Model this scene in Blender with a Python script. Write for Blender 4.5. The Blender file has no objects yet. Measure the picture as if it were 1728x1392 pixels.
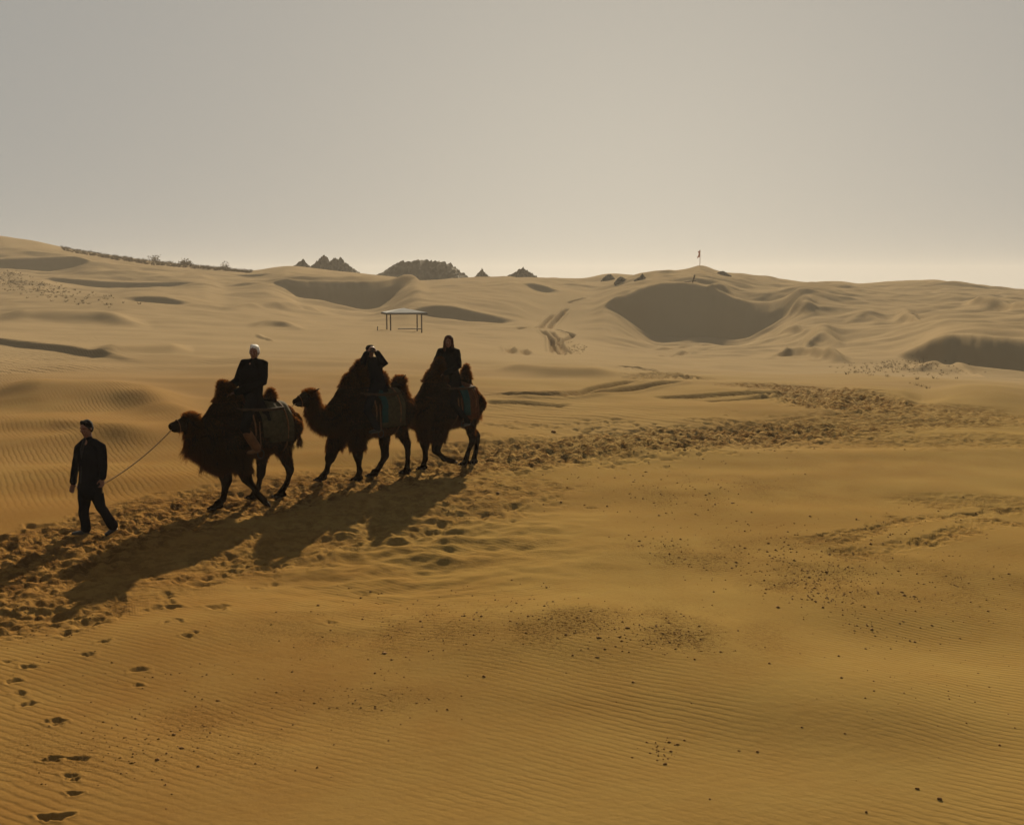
import bpy, math, random
import numpy as np
from mathutils import Vector, Matrix, noise as mnoise

random.seed(7); rng = np.random.default_rng(7)
R = math.radians
scene = bpy.context.scene
col = scene.collection

# ------------------------------------------------------------------ camera, sky, sun, exposure
CAM_H = 3.7; FPX = 1900.0; CX, CY, HOR = 864.0, 696.0, 480.0     # photograph pixels
PITCH = math.atan((CY - HOR) / FPX)
cam = bpy.data.cameras.new('camera'); camo = bpy.data.objects.new('camera', cam); col.objects.link(camo)
camo.location = (0, 0, CAM_H); camo.rotation_euler = (math.pi / 2 - PITCH, 0, 0)
cam.sensor_fit = 'HORIZONTAL'; cam.sensor_width = 36; cam.lens = 36 * FPX / 1728
cam.clip_start = 0.1; cam.clip_end = 4000
scene.camera = camo

SUN_EL, SUN_AZ = R(21.5), R(6.0)            # azimuth from +Y towards +X
world = bpy.data.worlds.new('World'); scene.world = world; world.use_nodes = True
nt = world.node_tree; nt.nodes.clear()
sky = nt.nodes.new('ShaderNodeTexSky'); sky.sky_type = 'NISHITA'; sky.sun_disc = False
sky.sun_elevation = SUN_EL; sky.sun_rotation = SUN_AZ
sky.air_density = 1.0; sky.dust_density = 1.6; sky.ozone_density = 0.6
stc = nt.nodes.new('ShaderNodeTexCoord'); smp = nt.nodes.new('ShaderNodeMapping')       # thick low dust: lifts the look-up off the bright band at the horizon
smp.inputs['Location'].default_value = (0, 0, 0.31); smp.inputs['Scale'].default_value = (1, 1, 0.85)
nt.links.new(stc.outputs['Generated'], smp.inputs[0]); nt.links.new(smp.outputs[0], sky.inputs[0])
tint = nt.nodes.new('ShaderNodeMix'); tint.data_type = 'RGBA'; tint.blend_type = 'MULTIPLY'
tint.inputs[0].default_value = 1.0; tint.inputs[7].default_value = (1.0, 0.955, 0.845, 1)
gam = nt.nodes.new('ShaderNodeGamma'); gam.inputs[1].default_value = 0.21
bg = nt.nodes.new('ShaderNodeBackground'); bg.inputs[1].default_value = 0.120
wo = nt.nodes.new('ShaderNodeOutputWorld')
nt.links.new(sky.outputs[0], gam.inputs[0]); nt.links.new(gam.outputs[0], tint.inputs[6]); nt.links.new(tint.outputs[2], bg.inputs[0]); nt.links.new(bg.outputs[0], wo.inputs[0])

sl = bpy.data.lights.new('sun', 'SUN'); sl.energy = 5.0; sl.angle = R(0.6); sl.color = (1.0, 0.82, 0.56)
slo = bpy.data.objects.new('sun', sl); col.objects.link(slo)
sd = Vector((math.sin(SUN_AZ) * math.cos(SUN_EL), math.cos(SUN_AZ) * math.cos(SUN_EL), math.sin(SUN_EL)))
slo.rotation_euler = sd.to_track_quat('Z', 'Y').to_euler(); slo.location = sd * 60

vs = scene.view_settings; vs.view_transform = 'Standard'; vs.look = 'None'; vs.exposure = 1.10; vs.gamma = 1.0
vs.use_curve_mapping = False
scene.render.engine = 'CYCLES'
try:
    scene.cycles.volume_bounces = 1; scene.cycles.max_bounces = 6; scene.cycles.transparent_max_bounces = 8
except Exception: pass

# ------------------------------------------------------------------ projection helpers
cp, sp = math.cos(PITCH), math.sin(PITCH)
def ray(u, v):
    """direction (with y component 1) of the line of sight through a photograph pixel"""
    a = (np.asarray(u, float) - CX) / FPX; b = (np.asarray(v, float) - CY) / FPX
    y = cp - b * sp; z = -sp - b * cp
    return a / y, z / y
def at(u, v, D):
    dx, dz = ray(u, v)
    return dx * D, D + 0 * dx, CAM_H + dz * D

# ------------------------------------------------------------------ object helpers
def tag(o, label=None, cat=None, group=None, kind=None):
    if label: o['label'] = label
    if cat: o['category'] = cat
    if group: o['group'] = group
    if kind: o['kind'] = kind
    return o
def empty(name, loc=(0, 0, 0), rz=0.0):
    o = bpy.data.objects.new(name, None); col.objects.link(o); o.location = loc; o.rotation_euler = (0, 0, rz)
    o.empty_display_size = 0.2
    return o
def link_mesh(name, me, mat=None, parent=None, smooth=True):
    if mat and not me.materials: me.materials.append(mat)
    if smooth: me.polygons.foreach_set('use_smooth', [True] * len(me.polygons))
    o = bpy.data.objects.new(name, me); PENDING.append(o)       # linked at the very end: keeps the build fast
    if parent: o.parent = parent
    return o
PENDING = []
def mesh_np(name, V, F):
    V = np.asarray(V, dtype=np.float32); F = np.asarray(F, dtype=np.int32); k = F.shape[1]
    me = bpy.data.meshes.new(name)
    me.vertices.add(len(V)); me.vertices.foreach_set('co', V.ravel())
    me.loops.add(F.size); me.loops.foreach_set('vertex_index', F.ravel())
    me.polygons.add(len(F)); me.polygons.foreach_set('loop_start', np.arange(0, F.size, k, dtype=np.int32))
    try: me.polygons.foreach_set('loop_total', np.full(len(F), k, dtype=np.int32))
    except Exception: pass
    me.update(calc_edges=True); me.validate()
    return me

# ------------------------------------------------------------------ materials
def mat(name, colr, rough=0.85, spec=0.2, var=0.0, scale=6.0, trans=0.0, tcol=None, bump=0.0, bscale=60.0, metallic=0.0, sheen=0.0):
    m = bpy.data.materials.new(name); m.use_nodes = True; n = m.node_tree.nodes; l = m.node_tree.links
    p = n['Principled BSDF']; out = n['Material Output']
    p.inputs['Roughness'].default_value = rough; p.inputs['Specular IOR Level'].default_value = spec
    p.inputs['Metallic'].default_value = metallic
    if sheen: p.inputs['Sheen Weight'].default_value = sheen
    tc = n.new('ShaderNodeTexCoord')
    nz = n.new('ShaderNodeTexNoise'); nz.inputs['Scale'].default_value = scale; nz.inputs['Detail'].default_value = 5
    l.new(tc.outputs['Object'], nz.inputs['Vector'])
    rp = n.new('ShaderNodeValToRGB'); c = np.array(colr)
    rp.color_ramp.elements[0].position = 0.3; rp.color_ramp.elements[1].position = 0.7
    rp.color_ramp.elements[0].color = (*(c * (1 - var)), 1); rp.color_ramp.elements[1].color = (*(c * (1 + var)), 1)
    l.new(nz.outputs[0], rp.inputs[0]); l.new(rp.outputs[0], p.inputs['Base Color'])
    if bump:
        n2 = n.new('ShaderNodeTexNoise'); n2.inputs['Scale'].default_value = bscale; n2.inputs['Detail'].default_value = 4
        l.new(tc.outputs['Object'], n2.inputs['Vector'])
        b = n.new('ShaderNodeBump'); b.inputs['Strength'].default_value = bump; b.inputs['Distance'].default_value = 0.02
        l.new(n2.outputs[0], b.inputs['Height']); l.new(b.outputs[0], p.inputs['Normal'])
    if trans:
        t = n.new('ShaderNodeBsdfTranslucent'); l.new(rp.outputs[0], t.inputs[0]) if not tcol else setattr(t.inputs[0], 'default_value', (*tcol, 1))
        mx = n.new('ShaderNodeMixShader'); mx.inputs[0].default_value = trans
        l.new(p.outputs[0], mx.inputs[1]); l.new(t.outputs[0], mx.inputs[2]); l.new(mx.outputs[0], out.inputs[0])
    return m

def sand_material():
    m = bpy.data.materials.new('sand'); m.use_nodes = True; n = m.node_tree.nodes; l = m.node_tree.links
    p = n['Principled BSDF']; p.inputs['Roughness'].default_value = 1.0; p.inputs['Specular IOR Level'].default_value = 0.0
    geo = n.new('ShaderNodeNewGeometry'); P = geo.outputs['Position']
    def noise(scale, detail=3, vec=None, rough=0.5, dist=0.0):
        t = n.new('ShaderNodeTexNoise'); t.inputs['Scale'].default_value = scale; t.inputs['Detail'].default_value = detail
        t.inputs['Roughness'].default_value = rough; t.inputs['Distortion'].default_value = dist
        l.new(vec or P, t.inputs['Vector']); return t.outputs[0]
    def ma(op, a, b=None, c=None, clamp=False):
        t = n.new('ShaderNodeMath'); t.operation = op; t.use_clamp = clamp
        for i, x in enumerate((a, b, c)):
            if x is None: continue
            if isinstance(x, (int, float)): t.inputs[i].default_value = x
            else: l.new(x, t.inputs[i])
        return t.outputs[0]
    def rng_(x, a, b, c=0.0, d=1.0):
        t = n.new('ShaderNodeMapRange'); l.new(x, t.inputs[0])
        for i, q in enumerate((a, b, c, d)): t.inputs[1 + i].default_value = q
        t.interpolation_type = 'SMOOTHSTEP'; return t.outputs[0]
    sep = n.new('ShaderNodeSeparateXYZ'); l.new(P, sep.inputs[0]); X, Y = sep.outputs[0], sep.outputs[1]
    # wind ripples: crests about 13 cm apart, meandering
    def ripple(nx, ny, k, wob, wsc):   # the phase wanders on several scales, so crests fork and fade
        ph = ma('ADD', ma('MULTIPLY', X, nx * k), ma('MULTIPLY', Y, ny * k))
        w1 = noise(wsc, 2); w2 = noise(1.9, 2)
        ph = ma('ADD', ph, ma('MULTIPLY', w1, wob)); ph = ma('ADD', ma('ADD', ph, ma('MULTIPLY', w2, 6.0)), ma('MULTIPLY', noise(5.5, 2), 2.6))
        s = ma('SINE', ph); s2 = ma('SINE', ma('ADD', ma('MULTIPLY', ph, 2.0), 0.9))
        return ma('ADD', s, ma('MULTIPLY', s2, 0.25))
    rA = ripple(0.50, 0.87, 76.0, 42.0, 0.16)
    rB = ripple(0.88, 0.47, 58.0, 30.0, 0.13)
    rC = ripple(0.62, 0.78, 12.5, 26.0, 0.07)
    left = ma('MULTIPLY', rng_(ma('ADD', X, ma('MULTIPLY', noise(0.15, 2), 4.0)), 0.5, -2.5), rng_(Y, 15.5, 20.0))
    amp = rng_(noise(0.3, 4), 0.36, 0.64, 0.05, 1.15)
    fadeY = rng_(Y, 22.0, 45.0, 1.0, 0.0)
    mixAB = ma('ADD', ma('MULTIPLY', rA, ma('MULTIPLY', ma('SUBTRACT', 1.0, left), ma('MULTIPLY', amp, fadeY))),
               ma('MULTIPLY', rB, ma('MULTIPLY', left, ma('MULTIPLY', 1.6, amp))))
    far = ma('MULTIPLY', rng_(noise(0.05, 3), 0.5, 0.62), ma('MULTIPLY', rng_(Y, 24, 34), rng_(Y, 60, 110, 1.0, 0.0)))
    h = ma('ADD', ma('MULTIPLY', mixAB, 0.00125), ma('MULTIPLY', ma('MULTIPLY', rC, far), 0.012))
    tr = n.new('ShaderNodeAttribute'); tr.attribute_name = 'trodden'
    h = ma('MULTIPLY', h, ma('SUBTRACT', 1.0, ma('MULTIPLY', tr.outputs['Fac'], 0.9)))
    g1 = noise(26.0, 4, rough=0.75); g2 = noise(9.0, 4)
    gr = n.new('ShaderNodeAttribute'); gr.attribute_name = 'gravel'
    h = ma('ADD', h, ma('MULTIPLY', g1, ma('ADD', 0.004, ma('MULTIPLY', gr.outputs['Fac'], 0.04))))
    h = ma('ADD', h, ma('MULTIPLY', g2, ma('ADD', 0.007, ma('MULTIPLY', tr.outputs['Fac'], 0.06))))
    b = n.new('ShaderNodeBump'); b.inputs['Strength'].default_value = 1.0; b.inputs['Distance'].default_value = 1.0
    l.new(h, b.inputs['Height']); l.new(b.outputs[0], p.inputs['Normal'])
    # colour: pale and rusty sand in broad drifts, coarse darker grit where the wind left it
    c1 = n.new('ShaderNodeValToRGB'); l.new(ma('ADD', ma('ADD', ma('MULTIPLY', noise(0.11, 4), 0.7), ma('MULTIPLY', noise(1.3, 4), 0.3)), rng_(X, -9.0, 4.0, -0.17, 0.10)), c1.inputs[0])
    e = c1.color_ramp.elements; e[0].position = 0.32; e[0].color = SAND_A; e[1].position = 0.68; e[1].color = SAND_B
    mx = n.new('ShaderNodeMix'); mx.data_type = 'RGBA'; l.new(c1.outputs[0], mx.inputs[6]); mx.inputs[7].default_value = SAND_GRIT
    spk = rng_(noise(24.0, 3, rough=.7), 0.50, 0.58)
    l.new(ma('MULTIPLY', ma('ADD', 0.03, ma('MULTIPLY', gr.outputs['Fac'], 0.75)), ma('ADD', 0.10, spk), clamp=True), mx.inputs[0])
    mp_ = n.new('ShaderNodeMix'); mp_.data_type = 'RGBA'; l.new(mx.outputs[2], mp_.inputs[6]); mp_.inputs[7].default_value = SAND_HAZED
    l.new(rng_(ma('ADD', Y, ma('MULTIPLY', noise(0.05, 3), 30.0)), 26.0, 85.0, 0.0, 0.9), mp_.inputs[0])   # far sand painted paler with distance, haze put into its colour
    dm = n.new('ShaderNodeMix'); dm.data_type = 'RGBA'; l.new(mp_.outputs[2], dm.inputs[6]); dm.inputs[7].default_value = SAND_GRIT   # trodden strips and ruts mixed towards the darker grit colour
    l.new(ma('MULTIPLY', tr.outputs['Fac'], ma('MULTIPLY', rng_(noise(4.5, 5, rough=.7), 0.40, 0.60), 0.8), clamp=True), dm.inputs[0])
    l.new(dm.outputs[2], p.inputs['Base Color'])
    return m
SAND_A = (0.165, 0.090, 0.027, 1); SAND_B = (0.200, 0.134, 0.044, 1); SAND_HAZED = (0.232, 0.180, 0.112, 1); SAND_GRIT = (0.060, 0.029, 0.010, 1)
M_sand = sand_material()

# ------------------------------------------------------------------ noise in numpy
def _hash(ix, iy, s):
    h = (ix.astype(np.int64) * 374761393 + iy.astype(np.int64) * 668265263 + s * 974634777) & 0xffffffff
    h = ((h ^ (h >> 13)) * 1274126177) & 0xffffffff
    return ((h ^ (h >> 16)) & 0xffff) / 65535.0 * 2 * np.pi
def perlin(x, y, s=0):
    x = np.asarray(x, float); y = np.asarray(y, float)
    ix = np.floor(x).astype(np.int64); iy = np.floor(y).astype(np.int64); fx = x - ix; fy = y - iy
    u = fx ** 3 * (fx * (fx * 6 - 15) + 10); v = fy ** 3 * (fy * (fy * 6 - 15) + 10)
    def g(a, b):
        t = _hash(ix + a, iy + b, s); return np.cos(t) * (fx - a) + np.sin(t) * (fy - b)
    n0 = g(0, 0) * (1 - u) + g(1, 0) * u; n1 = g(0, 1) * (1 - u) + g(1, 1) * u
    return (n0 * (1 - v) + n1 * v) * 1.5
def fbm(x, y, o=4, s=0):
    r = 0; a = 1.0
    for i in range(o): r = r + a * perlin(x * 2 ** i, y * 2 ** i, s + i * 17); a *= 0.5
    return r
def gsm(a, sig, axis):
    k = int(3 * sig) + 1; w = np.exp(-0.5 * (np.arange(-k, k + 1) / sig) ** 2); w /= w.sum()
    pad = [(0, 0)] * a.ndim; pad[axis] = (k, k); b = np.pad(a, pad, mode='edge')
    out = np.zeros_like(a); n = a.shape[axis]
    for i, wi in enumerate(w):
        sl_ = [slice(None)] * a.ndim; sl_[axis] = slice(i, i + n); out += wi * b[tuple(sl_)]
    return out
def sstep(x, a, b):
    t = np.clip((x - a) / (b - a), 0, 1); return t * t * (3 - 2 * t)

# ------------------------------------------------------------------ the dune field: one sheet on a polar grid
th_dense = np.radians(np.arange(-26.5, 26.5001, 0.064))
th_left = np.radians(np.arange(-180, -26.5, 3.9)); th_right = np.radians(np.arange(26.5 + 3.9, 180, 3.9))
TH = np.concatenate([th_left, th_dense, th_right])
rr = [0.6]
while rr[-1] < 6.5: rr.append(rr[-1] + 0.35)
while rr[-1] < 390: rr.append(rr[-1] + min(max(rr[-1] ** 2 / (CAM_H * 1126) * (0.95 if rr[-1] < 28 else 0.62), 0.012), 0.6))
while rr[-1] < 1000: rr.append(rr[-1] * 1.03)
RR = np.array(rr)

def curve(pts):
    """feature line [(u, v, distance)] -> r(theta), z(theta)"""
    a = np.array(pts, float); X, Y, Z = at(a[:, 0], a[:, 1], a[:, 2])
    t = np.arctan2(X, Y); o = np.argsort(t); r = np.hypot(X, Y)
    tt = np.clip(TH, -0.47, 0.47)
    rc = np.interp(tt, t[o], r[o]); zc = np.interp(tt, t[o], Z[o])
    sel = slice(len(th_left), len(th_left) + len(th_dense))
    rc[sel] = gsm(rc[sel], 3.0, 0); zc[sel] = gsm(zc[sel], 3.0, 0)
    return rc, zc
SLIP = 0.78
def layer(pts):
    """[(u, v_crest, v_foot, d_foot)]: a dune front; the crest stands back from its foot by the slip angle"""
    F, C = [], []
    for u, vc, vf, d, *sl_ in pts:
        F.append((u, vf, d)); _, kz = ray(u, vc); zf = at(u, vf, d)[2]; SL = sl_[0] if sl_ else SLIP
        if vf - vc < 1.0: C.append((u, vf - 0.6, d * 1.015))
        else: C.append((u, vc, (CAM_H - zf + SL * d) / (SL - kz)))
    return curve(F), curve(C)
def flat(d, zs):   # [(u, z)] at one distance
    return curve([(u, HOR + (CAM_H - z) / d * FPX, d) for u, z in zs])
lines = []
lines.append((np.full_like(TH, 0.5), np.zeros_like(TH)))
lines.append(flat(28, [(0, .05), (1728, -.05)]))
lines.append(flat(50, [(0, .1), (680, 0), (1150, -.2), (1728, -.5)]))
lines.append(flat(76, [(0, .2), (300, 0), (680, -.5), (1150, -1.8), (1400, -2.3), (1728, -2.9)]))
f, c = layer([(0, 546, 546, 110), (300, 550, 550, 110), (680, 565, 565, 104), (900, 588, 588, 104), (1150, 603, 603, 106), (1400, 601, 601, 104),
              (1500, 601, 602, 103), (1520, 596, 606, 101), (1545, 587, 613, 99), (1565, 576, 618, 97), (1590, 562, 623, 95), (1620, 557, 628, 94),
              (1655, 559, 634, 92), (1690, 563, 640, 91), (1728, 567, 646, 90), (1800, 570, 655, 88)])
lines += [f, c]; slips = [(f, c)]
lines.append(curve([(0, 520, 132), (205, 518, 132), (300, 521, 132), (500, 538, 132), (680, 557, 127), (900, 560, 135), (1000, 578, 138), (1150, 594, 140), (1260, 591, 140),
                    (1330, 588, 140), (1400, 575, 140), (1500, 556, 140), (1600, 535, 140), (1728, 528, 140)]))
f, c = layer([(0, 512, 512, 142), (195, 505, 505, 142), (215, 501, 508, 142), (240, 499, 513, 142), (275, 500, 517, 142), (310, 507, 515, 142), (335, 511, 512, 142),
              (400, 519, 519, 142), (500, 533, 533, 142), (600, 543, 543, 148), (660, 540, 540, 150), (690, 526, 530, 151), (712, 518, 536, 152), (740, 515, 542, 152), (765, 517, 544, 152),
              (790, 523, 546, 152), (820, 530, 547, 152), (850, 537, 547, 152), (875, 543, 545, 152), (900, 548, 548, 153), (960, 549, 549, 162), (1005, 528, 528, 170),
              (1022, 512, 518, 174), (1040, 499, 526, 176), (1060, 489, 542, 177), (1080, 480, 561, 178), (1100, 474, 573, 179), (1120, 469, 577, 180),
              (1165, 471, 578, 180), (1200, 478, 578, 180), (1222, 489, 580, 180), (1245, 500, 583, 180, .72), (1265, 507, 578, 180, .60), (1300, 508, 556, 180, .50),
              (1330, 500, 532, 180, .47), (1350, 493, 515, 181, .45), (1368, 488, 498, 183, .45), (1385, 490, 493, 185), (1420, 500, 500, 185), (1500, 510, 510, 185), (1600, 506, 506, 185), (1728, 508, 508, 185)])
lines += [f, c]; slips.append((f, c))
f, c = layer([(0, 470, 470, 200), (70, 468, 469, 200), (90, 467, 476, 200), (130, 471, 484, 200), (170, 475, 488, 200), (230, 477, 489, 200), (290, 476, 485, 200),
              (325, 474, 479, 200), (345, 476, 476, 200), (380, 484, 486, 198), (405, 477, 484, 198), (430, 474, 479, 198), (455, 476, 477, 196), (470, 473, 482, 194), (485, 470, 491, 192), (500, 468, 503, 190),
              (540, 466, 514, 187), (560, 467, 520, 186), (600, 467, 528, 184), (620, 467, 531, 183), (635, 466, 529, 184), (650, 465, 517, 187), (662, 464, 505, 190),
              (680, 463, 486, 196), (695, 462, 472, 203), (706, 464, 465, 206), (718, 480, 480, 206), (740, 478, 478, 206), (800, 476, 476, 206), (860, 474, 474, 206), (880, 477, 478, 206), (898, 477, 488, 206),
              (920, 482, 494, 206), (940, 489, 493, 206), (960, 490, 490, 206), (1000, 494, 494, 206), (1030, 488, 488, 208), (1060, 474, 474, 212), (1110, 463, 463, 216), (1165, 464, 464, 216),
              (1200, 467, 467, 216), (1250, 480, 480, 214), (1300, 490, 490, 212), (1370, 483, 483, 214), (1420, 488, 488, 214), (1500, 496, 496, 214), (1600, 492, 492, 214), (1728, 498, 498, 214)])
lines += [f, c]; slips.append((f, c))
f, c = layer([(-40, 442, 452, 235), (0, 438, 456, 235), (30, 434, 459, 235), (60, 432, 461, 235), (80, 431, 461, 235), (110, 431, 456, 235), (130, 433, 450, 235), (150, 438, 442, 235), (165, 439, 439, 235),
              (220, 444, 444, 235), (300, 455, 455, 235), (380, 463, 464, 235), (400, 463, 468, 235), (425, 463, 472, 235), (450, 461, 466, 235), (480, 458, 458, 235), (600, 468, 468, 235), (700, 478, 478, 235),
              (760, 472, 472, 240), (860, 470, 470, 240), (930, 476, 476, 240), (1000, 480, 480, 240), (1050, 474, 474, 240), (1100, 460, 460, 240), (1165, 459, 459, 240), (1182, 452, 452, 240),
              (1210, 461, 461, 240), (1260, 468, 468, 240), (1340, 481, 481, 240), (1400, 480, 480, 240), (1500, 484, 484, 240), (1600, 482, 482, 240), (1728, 492, 492, 240)])
lines += [f, c]; slips.append((f, c))
SKYL = [(-60, 390), (0, 393), (60, 403), (110, 416), (180, 428), (250, 438), (340, 448), (420, 456), (445, 453), (470, 449), (495, 447), (540, 452), (600, 459), (640, 463), (680, 468), (715, 475), (740, 473),
        (780, 468), (830, 470), (900, 467), (930, 468), (985, 468), (1005, 463), (1020, 459), (1040, 458), (1065, 462), (1090, 465), (1110, 460), (1150, 457), (1163, 455), (1174, 448), (1182, 446), (1190, 448), (1205, 455), (1225, 461), (1260, 463), (1300, 466),
        (1340, 472), (1368, 478), (1400, 474), (1425, 474), (1450, 478), (1500, 473), (1530, 471), (1580, 470), (1620, 476), (1680, 485), (1728, 489), (1800, 494)]
sk = curve([(u, v, 285) for u, v in SKYL]); lines.append(sk)
lines.append((sk[0] * 1.25, sk[1] - 5)); lines.append((sk[0] * 1.8, sk[1] * 0.3 - 7))
lines.append((np.full_like(TH, 1010.0), np.full_like(TH, -6.0)))

LR = np.array([q[0] for q in lines]); LZ = np.array([q[1] for q in lines])
for i in range(1, len(LR)): LR[i] = np.maximum(LR[i], LR[i - 1] + 0.4)
Z = np.empty((len(TH), len(RR)))
for j in range(len(TH)): Z[j] = np.interp(RR, LR[:, j], LZ[:, j])
big = gsm(Z, 14.0, 1); small = gsm(Z, 0.9, 1); med = gsm(Z, 6.5, 1); wmed = np.zeros_like(Z)
wgt = np.zeros_like(Z)
for (rf, zf), (rc, zc) in slips:
    on = np.clip((zc - zf) / 0.8, 0, 1)
    on[len(th_left):len(th_left) + len(th_dense)] = gsm(on[len(th_left):len(th_left) + len(th_dense)], 2, 0)
    mid = (rf + rc)[:, None] / 2; half = np.abs(rc - rf)[:, None] / 2
    d = np.maximum(np.abs(RR[None, :] - mid) - half, 0)
    wgt = np.maximum(wgt, on[:, None] * (1 - sstep(d, 0.8, 6.0)))
    qq = (RR[None, :] - rf[:, None]) / (rc - rf + 1e-6)[:, None]
    wmed = np.maximum(wmed, (np.clip((zc - zf - 2.2) / 2, 0, 1)[:, None] * sstep(qq, .35, .8) * (1 - sstep(d, 3, 8))))
SLIPZ = wgt.copy(); Z = big * (1 - wgt) + (small * (1 - wmed) + med * wmed) * wgt
GX = np.sin(TH)[:, None] * RR[None, :]; GY = np.cos(TH)[:, None] * RR[None, :]
rg = RR[None, :] + 0 * GX
CLEAN = 1 - 0.92 * np.exp(-((TH[:, None] - .045) / .045) ** 2) * sstep(rg, 60, 85) * (1 - sstep(rg, 195, 235))   # the smooth valley the jeeps use
# rolling ground, long in the cross-wind direction
am = np.interp(rg, [0, 8, 20, 40, 80, 200, 400, 1000], [0, .03, .05, .14, .32, .85, .9, 4.0]) * (1 - 0.9 * wgt) * CLEAN
SKYM = 1 - .8 * np.exp(-((rg - LR[-4][:, None]) / 30) ** 2); SIDE = .40 + .25 * sstep(TH[:, None] + 0 * rg, -.05, .12)
am = am * SKYM * np.where(rg > 60, SIDE, 1)
Z += am * fbm(GX / 11 + GY / 30, GY / 8.5 - GX / 40, 3, 3)
Z += np.interp(rg, [0, 40, 80, 200, 400], [0, 0.03, 0.2, 1.2, 1.4]) * (1 - 0.94 * wgt) * CLEAN * SKYM * SIDE * fbm(GX / 34, GY / 26, 3, 11)
Z += 0.10 * sstep(rg, 6, 10) * (1 - sstep(rg, 30, 50)) * fbm(GX / 5.0, GY / 3.2, 2, 23)

# slump streaks down the big slip faces
Z += SLIPZ * wmed * 0.07 * fbm(TH[:, None] * 120 + rg * .02, rg / 12, 3, 41)
Z += SLIPZ * (1 - wmed) * 0.02 * fbm(TH[:, None] * 160, rg / 8, 3, 43)
def th_index(t): return np.interp(t, TH, np.arange(len(TH)))
def height(x, y):
    t = np.arctan2(x, y); r = np.hypot(x, y)
    i = np.clip(th_index(t), 0, len(TH) - 1.001); j = np.clip(np.interp(r, RR, np.arange(len(RR))), 0, len(RR) - 1.001)
    i0 = i.astype(int); j0 = j.astype(int); a = i - i0; b = j - j0
    return (Z[i0, j0] * (1 - a) * (1 - b) + Z[i0 + 1, j0] * a * (1 - b) + Z[i0, j0 + 1] * (1 - a) * b + Z[i0 + 1, j0 + 1] * a * b)
def hit(u, v, lo=4.0, hi=330.0):
    """where the line of sight through a pixel meets the sand"""
    u = np.atleast_1d(np.asarray(u, float)); v = np.atleast_1d(np.asarray(v, float)); dx, dz = ray(u, v)
    Ds = np.concatenate([np.arange(lo, 60, 0.15), np.arange(60, hi, 0.6)]); res = np.full(len(u), hi)
    below = height(dx[:, None] * Ds, np.ones_like(dx)[:, None] * Ds) > CAM_H + dz[:, None] * Ds
    k = np.argmax(below, 1); ok = below.any(1)
    a = np.where(k > 0, Ds[np.maximum(k - 1, 0)], lo); b = Ds[k]
    for _ in range(14):
        m = (a + b) / 2; bl = height(dx * m, m) > CAM_H + dz * m
        b = np.where(bl, m, b); a = np.where(bl, a, m)
    D = np.where(ok, (a + b) / 2, hi); X = dx * D
    return X, D, height(X, D)
def hit1(u, v):
    x, y, z = hit(u, v); return Vector((float(x[0]), float(y[0]), float(z[0])))

# dunelets: a small crest line with a short steep front and long back
def dunelet(pts, h, front, back, taper=0.25):
    us = np.array([p[0] for p in pts], float); vs_ = np.array([p[1] for p in pts], float)
    X, Y, _ = hit(us, vs_); t = np.arctan2(X, Y); r = np.hypot(X, Y); o = np.argsort(t); t = t[o]; r = r[o]
    j = (TH > t[0] - 0.01) & (TH < t[-1] + 0.01); T = TH[j]
    rc = gsm(np.interp(T, t, r), 4, 0); s = np.clip((T - t[0]) / (t[-1] - t[0]), 0, 1)
    hh = h * sstep(s, 0, taper) * (1 - sstep(s, 1 - taper, 1))
    d = RR[None, :] - rc[:, None]
    g = np.where(d < 0, np.exp(-(d / front) ** 2), np.exp(-(d / back) ** 2))
    Z[j] += hh[:, None] * g
dunelet([(-60, 664), (0, 668), (100, 674), (190, 678), (290, 694), (360, 700)], 0.5, 2.6, 5, .3)
dunelet([(-60, 726), (0, 722), (90, 718), (200, 726), (300, 738)], 0.18, 1.2, 3, .3)
dunelet([(-140, 560), (-40, 574), (0, 580), (60, 587), (130, 596), (215, 606), (260, 612)], 0.32, .8, 7, .35)
dunelet([(150, 600), (230, 597), (330, 592)], 0.4, 1.5, 6)
dunelet([(415, 553), (460, 548), (520, 556)], 0.5, 1.8, 7, .4)
dunelet([(-30, 540), (60, 538), (160, 540), (260, 552)], 0.9, 5.0, 9)
dunelet([(430, 566), (447, 572), (465, 580)], 0.15, .5, 3)
dunelet([(370, 522), (450, 518), (560, 528)], 0.5, 2, 8)
dunelet([(820, 622), (930, 628), (1060, 634)], 0.25, 1.5, 5)
dunelet([(1320, 532), (1350, 524), (1385, 530)], 1.5, 3.2, 13, .48)
dunelet([(1300, 566), (1335, 560), (1372, 562)], .8, 2.0, 9, .45)
dunelet([(1340, 596), (1385, 578), (1430, 584)], 1.5, 3.6, 13, .48)
dunelet([(1420, 545), (1460, 536), (1500, 543)], 0.7, 2.4, 10, .45)
dunelet([(1505, 545), (1530, 538), (1560, 543)], 1.1, 2.8, 12, .48)
dunelet([(1290, 606), (1340, 598), (1400, 606), (1440, 616)], 0.9, 2.5, 6)
dunelet([(1620, 514), (1690, 524), (1760, 530)], 1.2, 2.2, 8)
dunelet([(1540, 687), (1620, 672), (1728, 676), (1790, 680)], 0.30, 3.0, 7, .48)
dunelet([(1380, 688), (1450, 668), (1560, 680)], 0.22, 2.5, 5)
dunelet([(1190, 492), (1215, 487), (1240, 500)], 1.0, 1.6, 5, .4)
dunelet([(1490, 625), (1600, 612), (1700, 640)], 0.25, 2, 5)
dunelet([(600, 1080), (900, 1060), (1250, 1110), (1700, 1200)], 0.10, 1.6, 2.5)
dunelet([(700, 1180), (1100, 1170), (1728, 1215)], 0.05, .9, 1.5)

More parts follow.
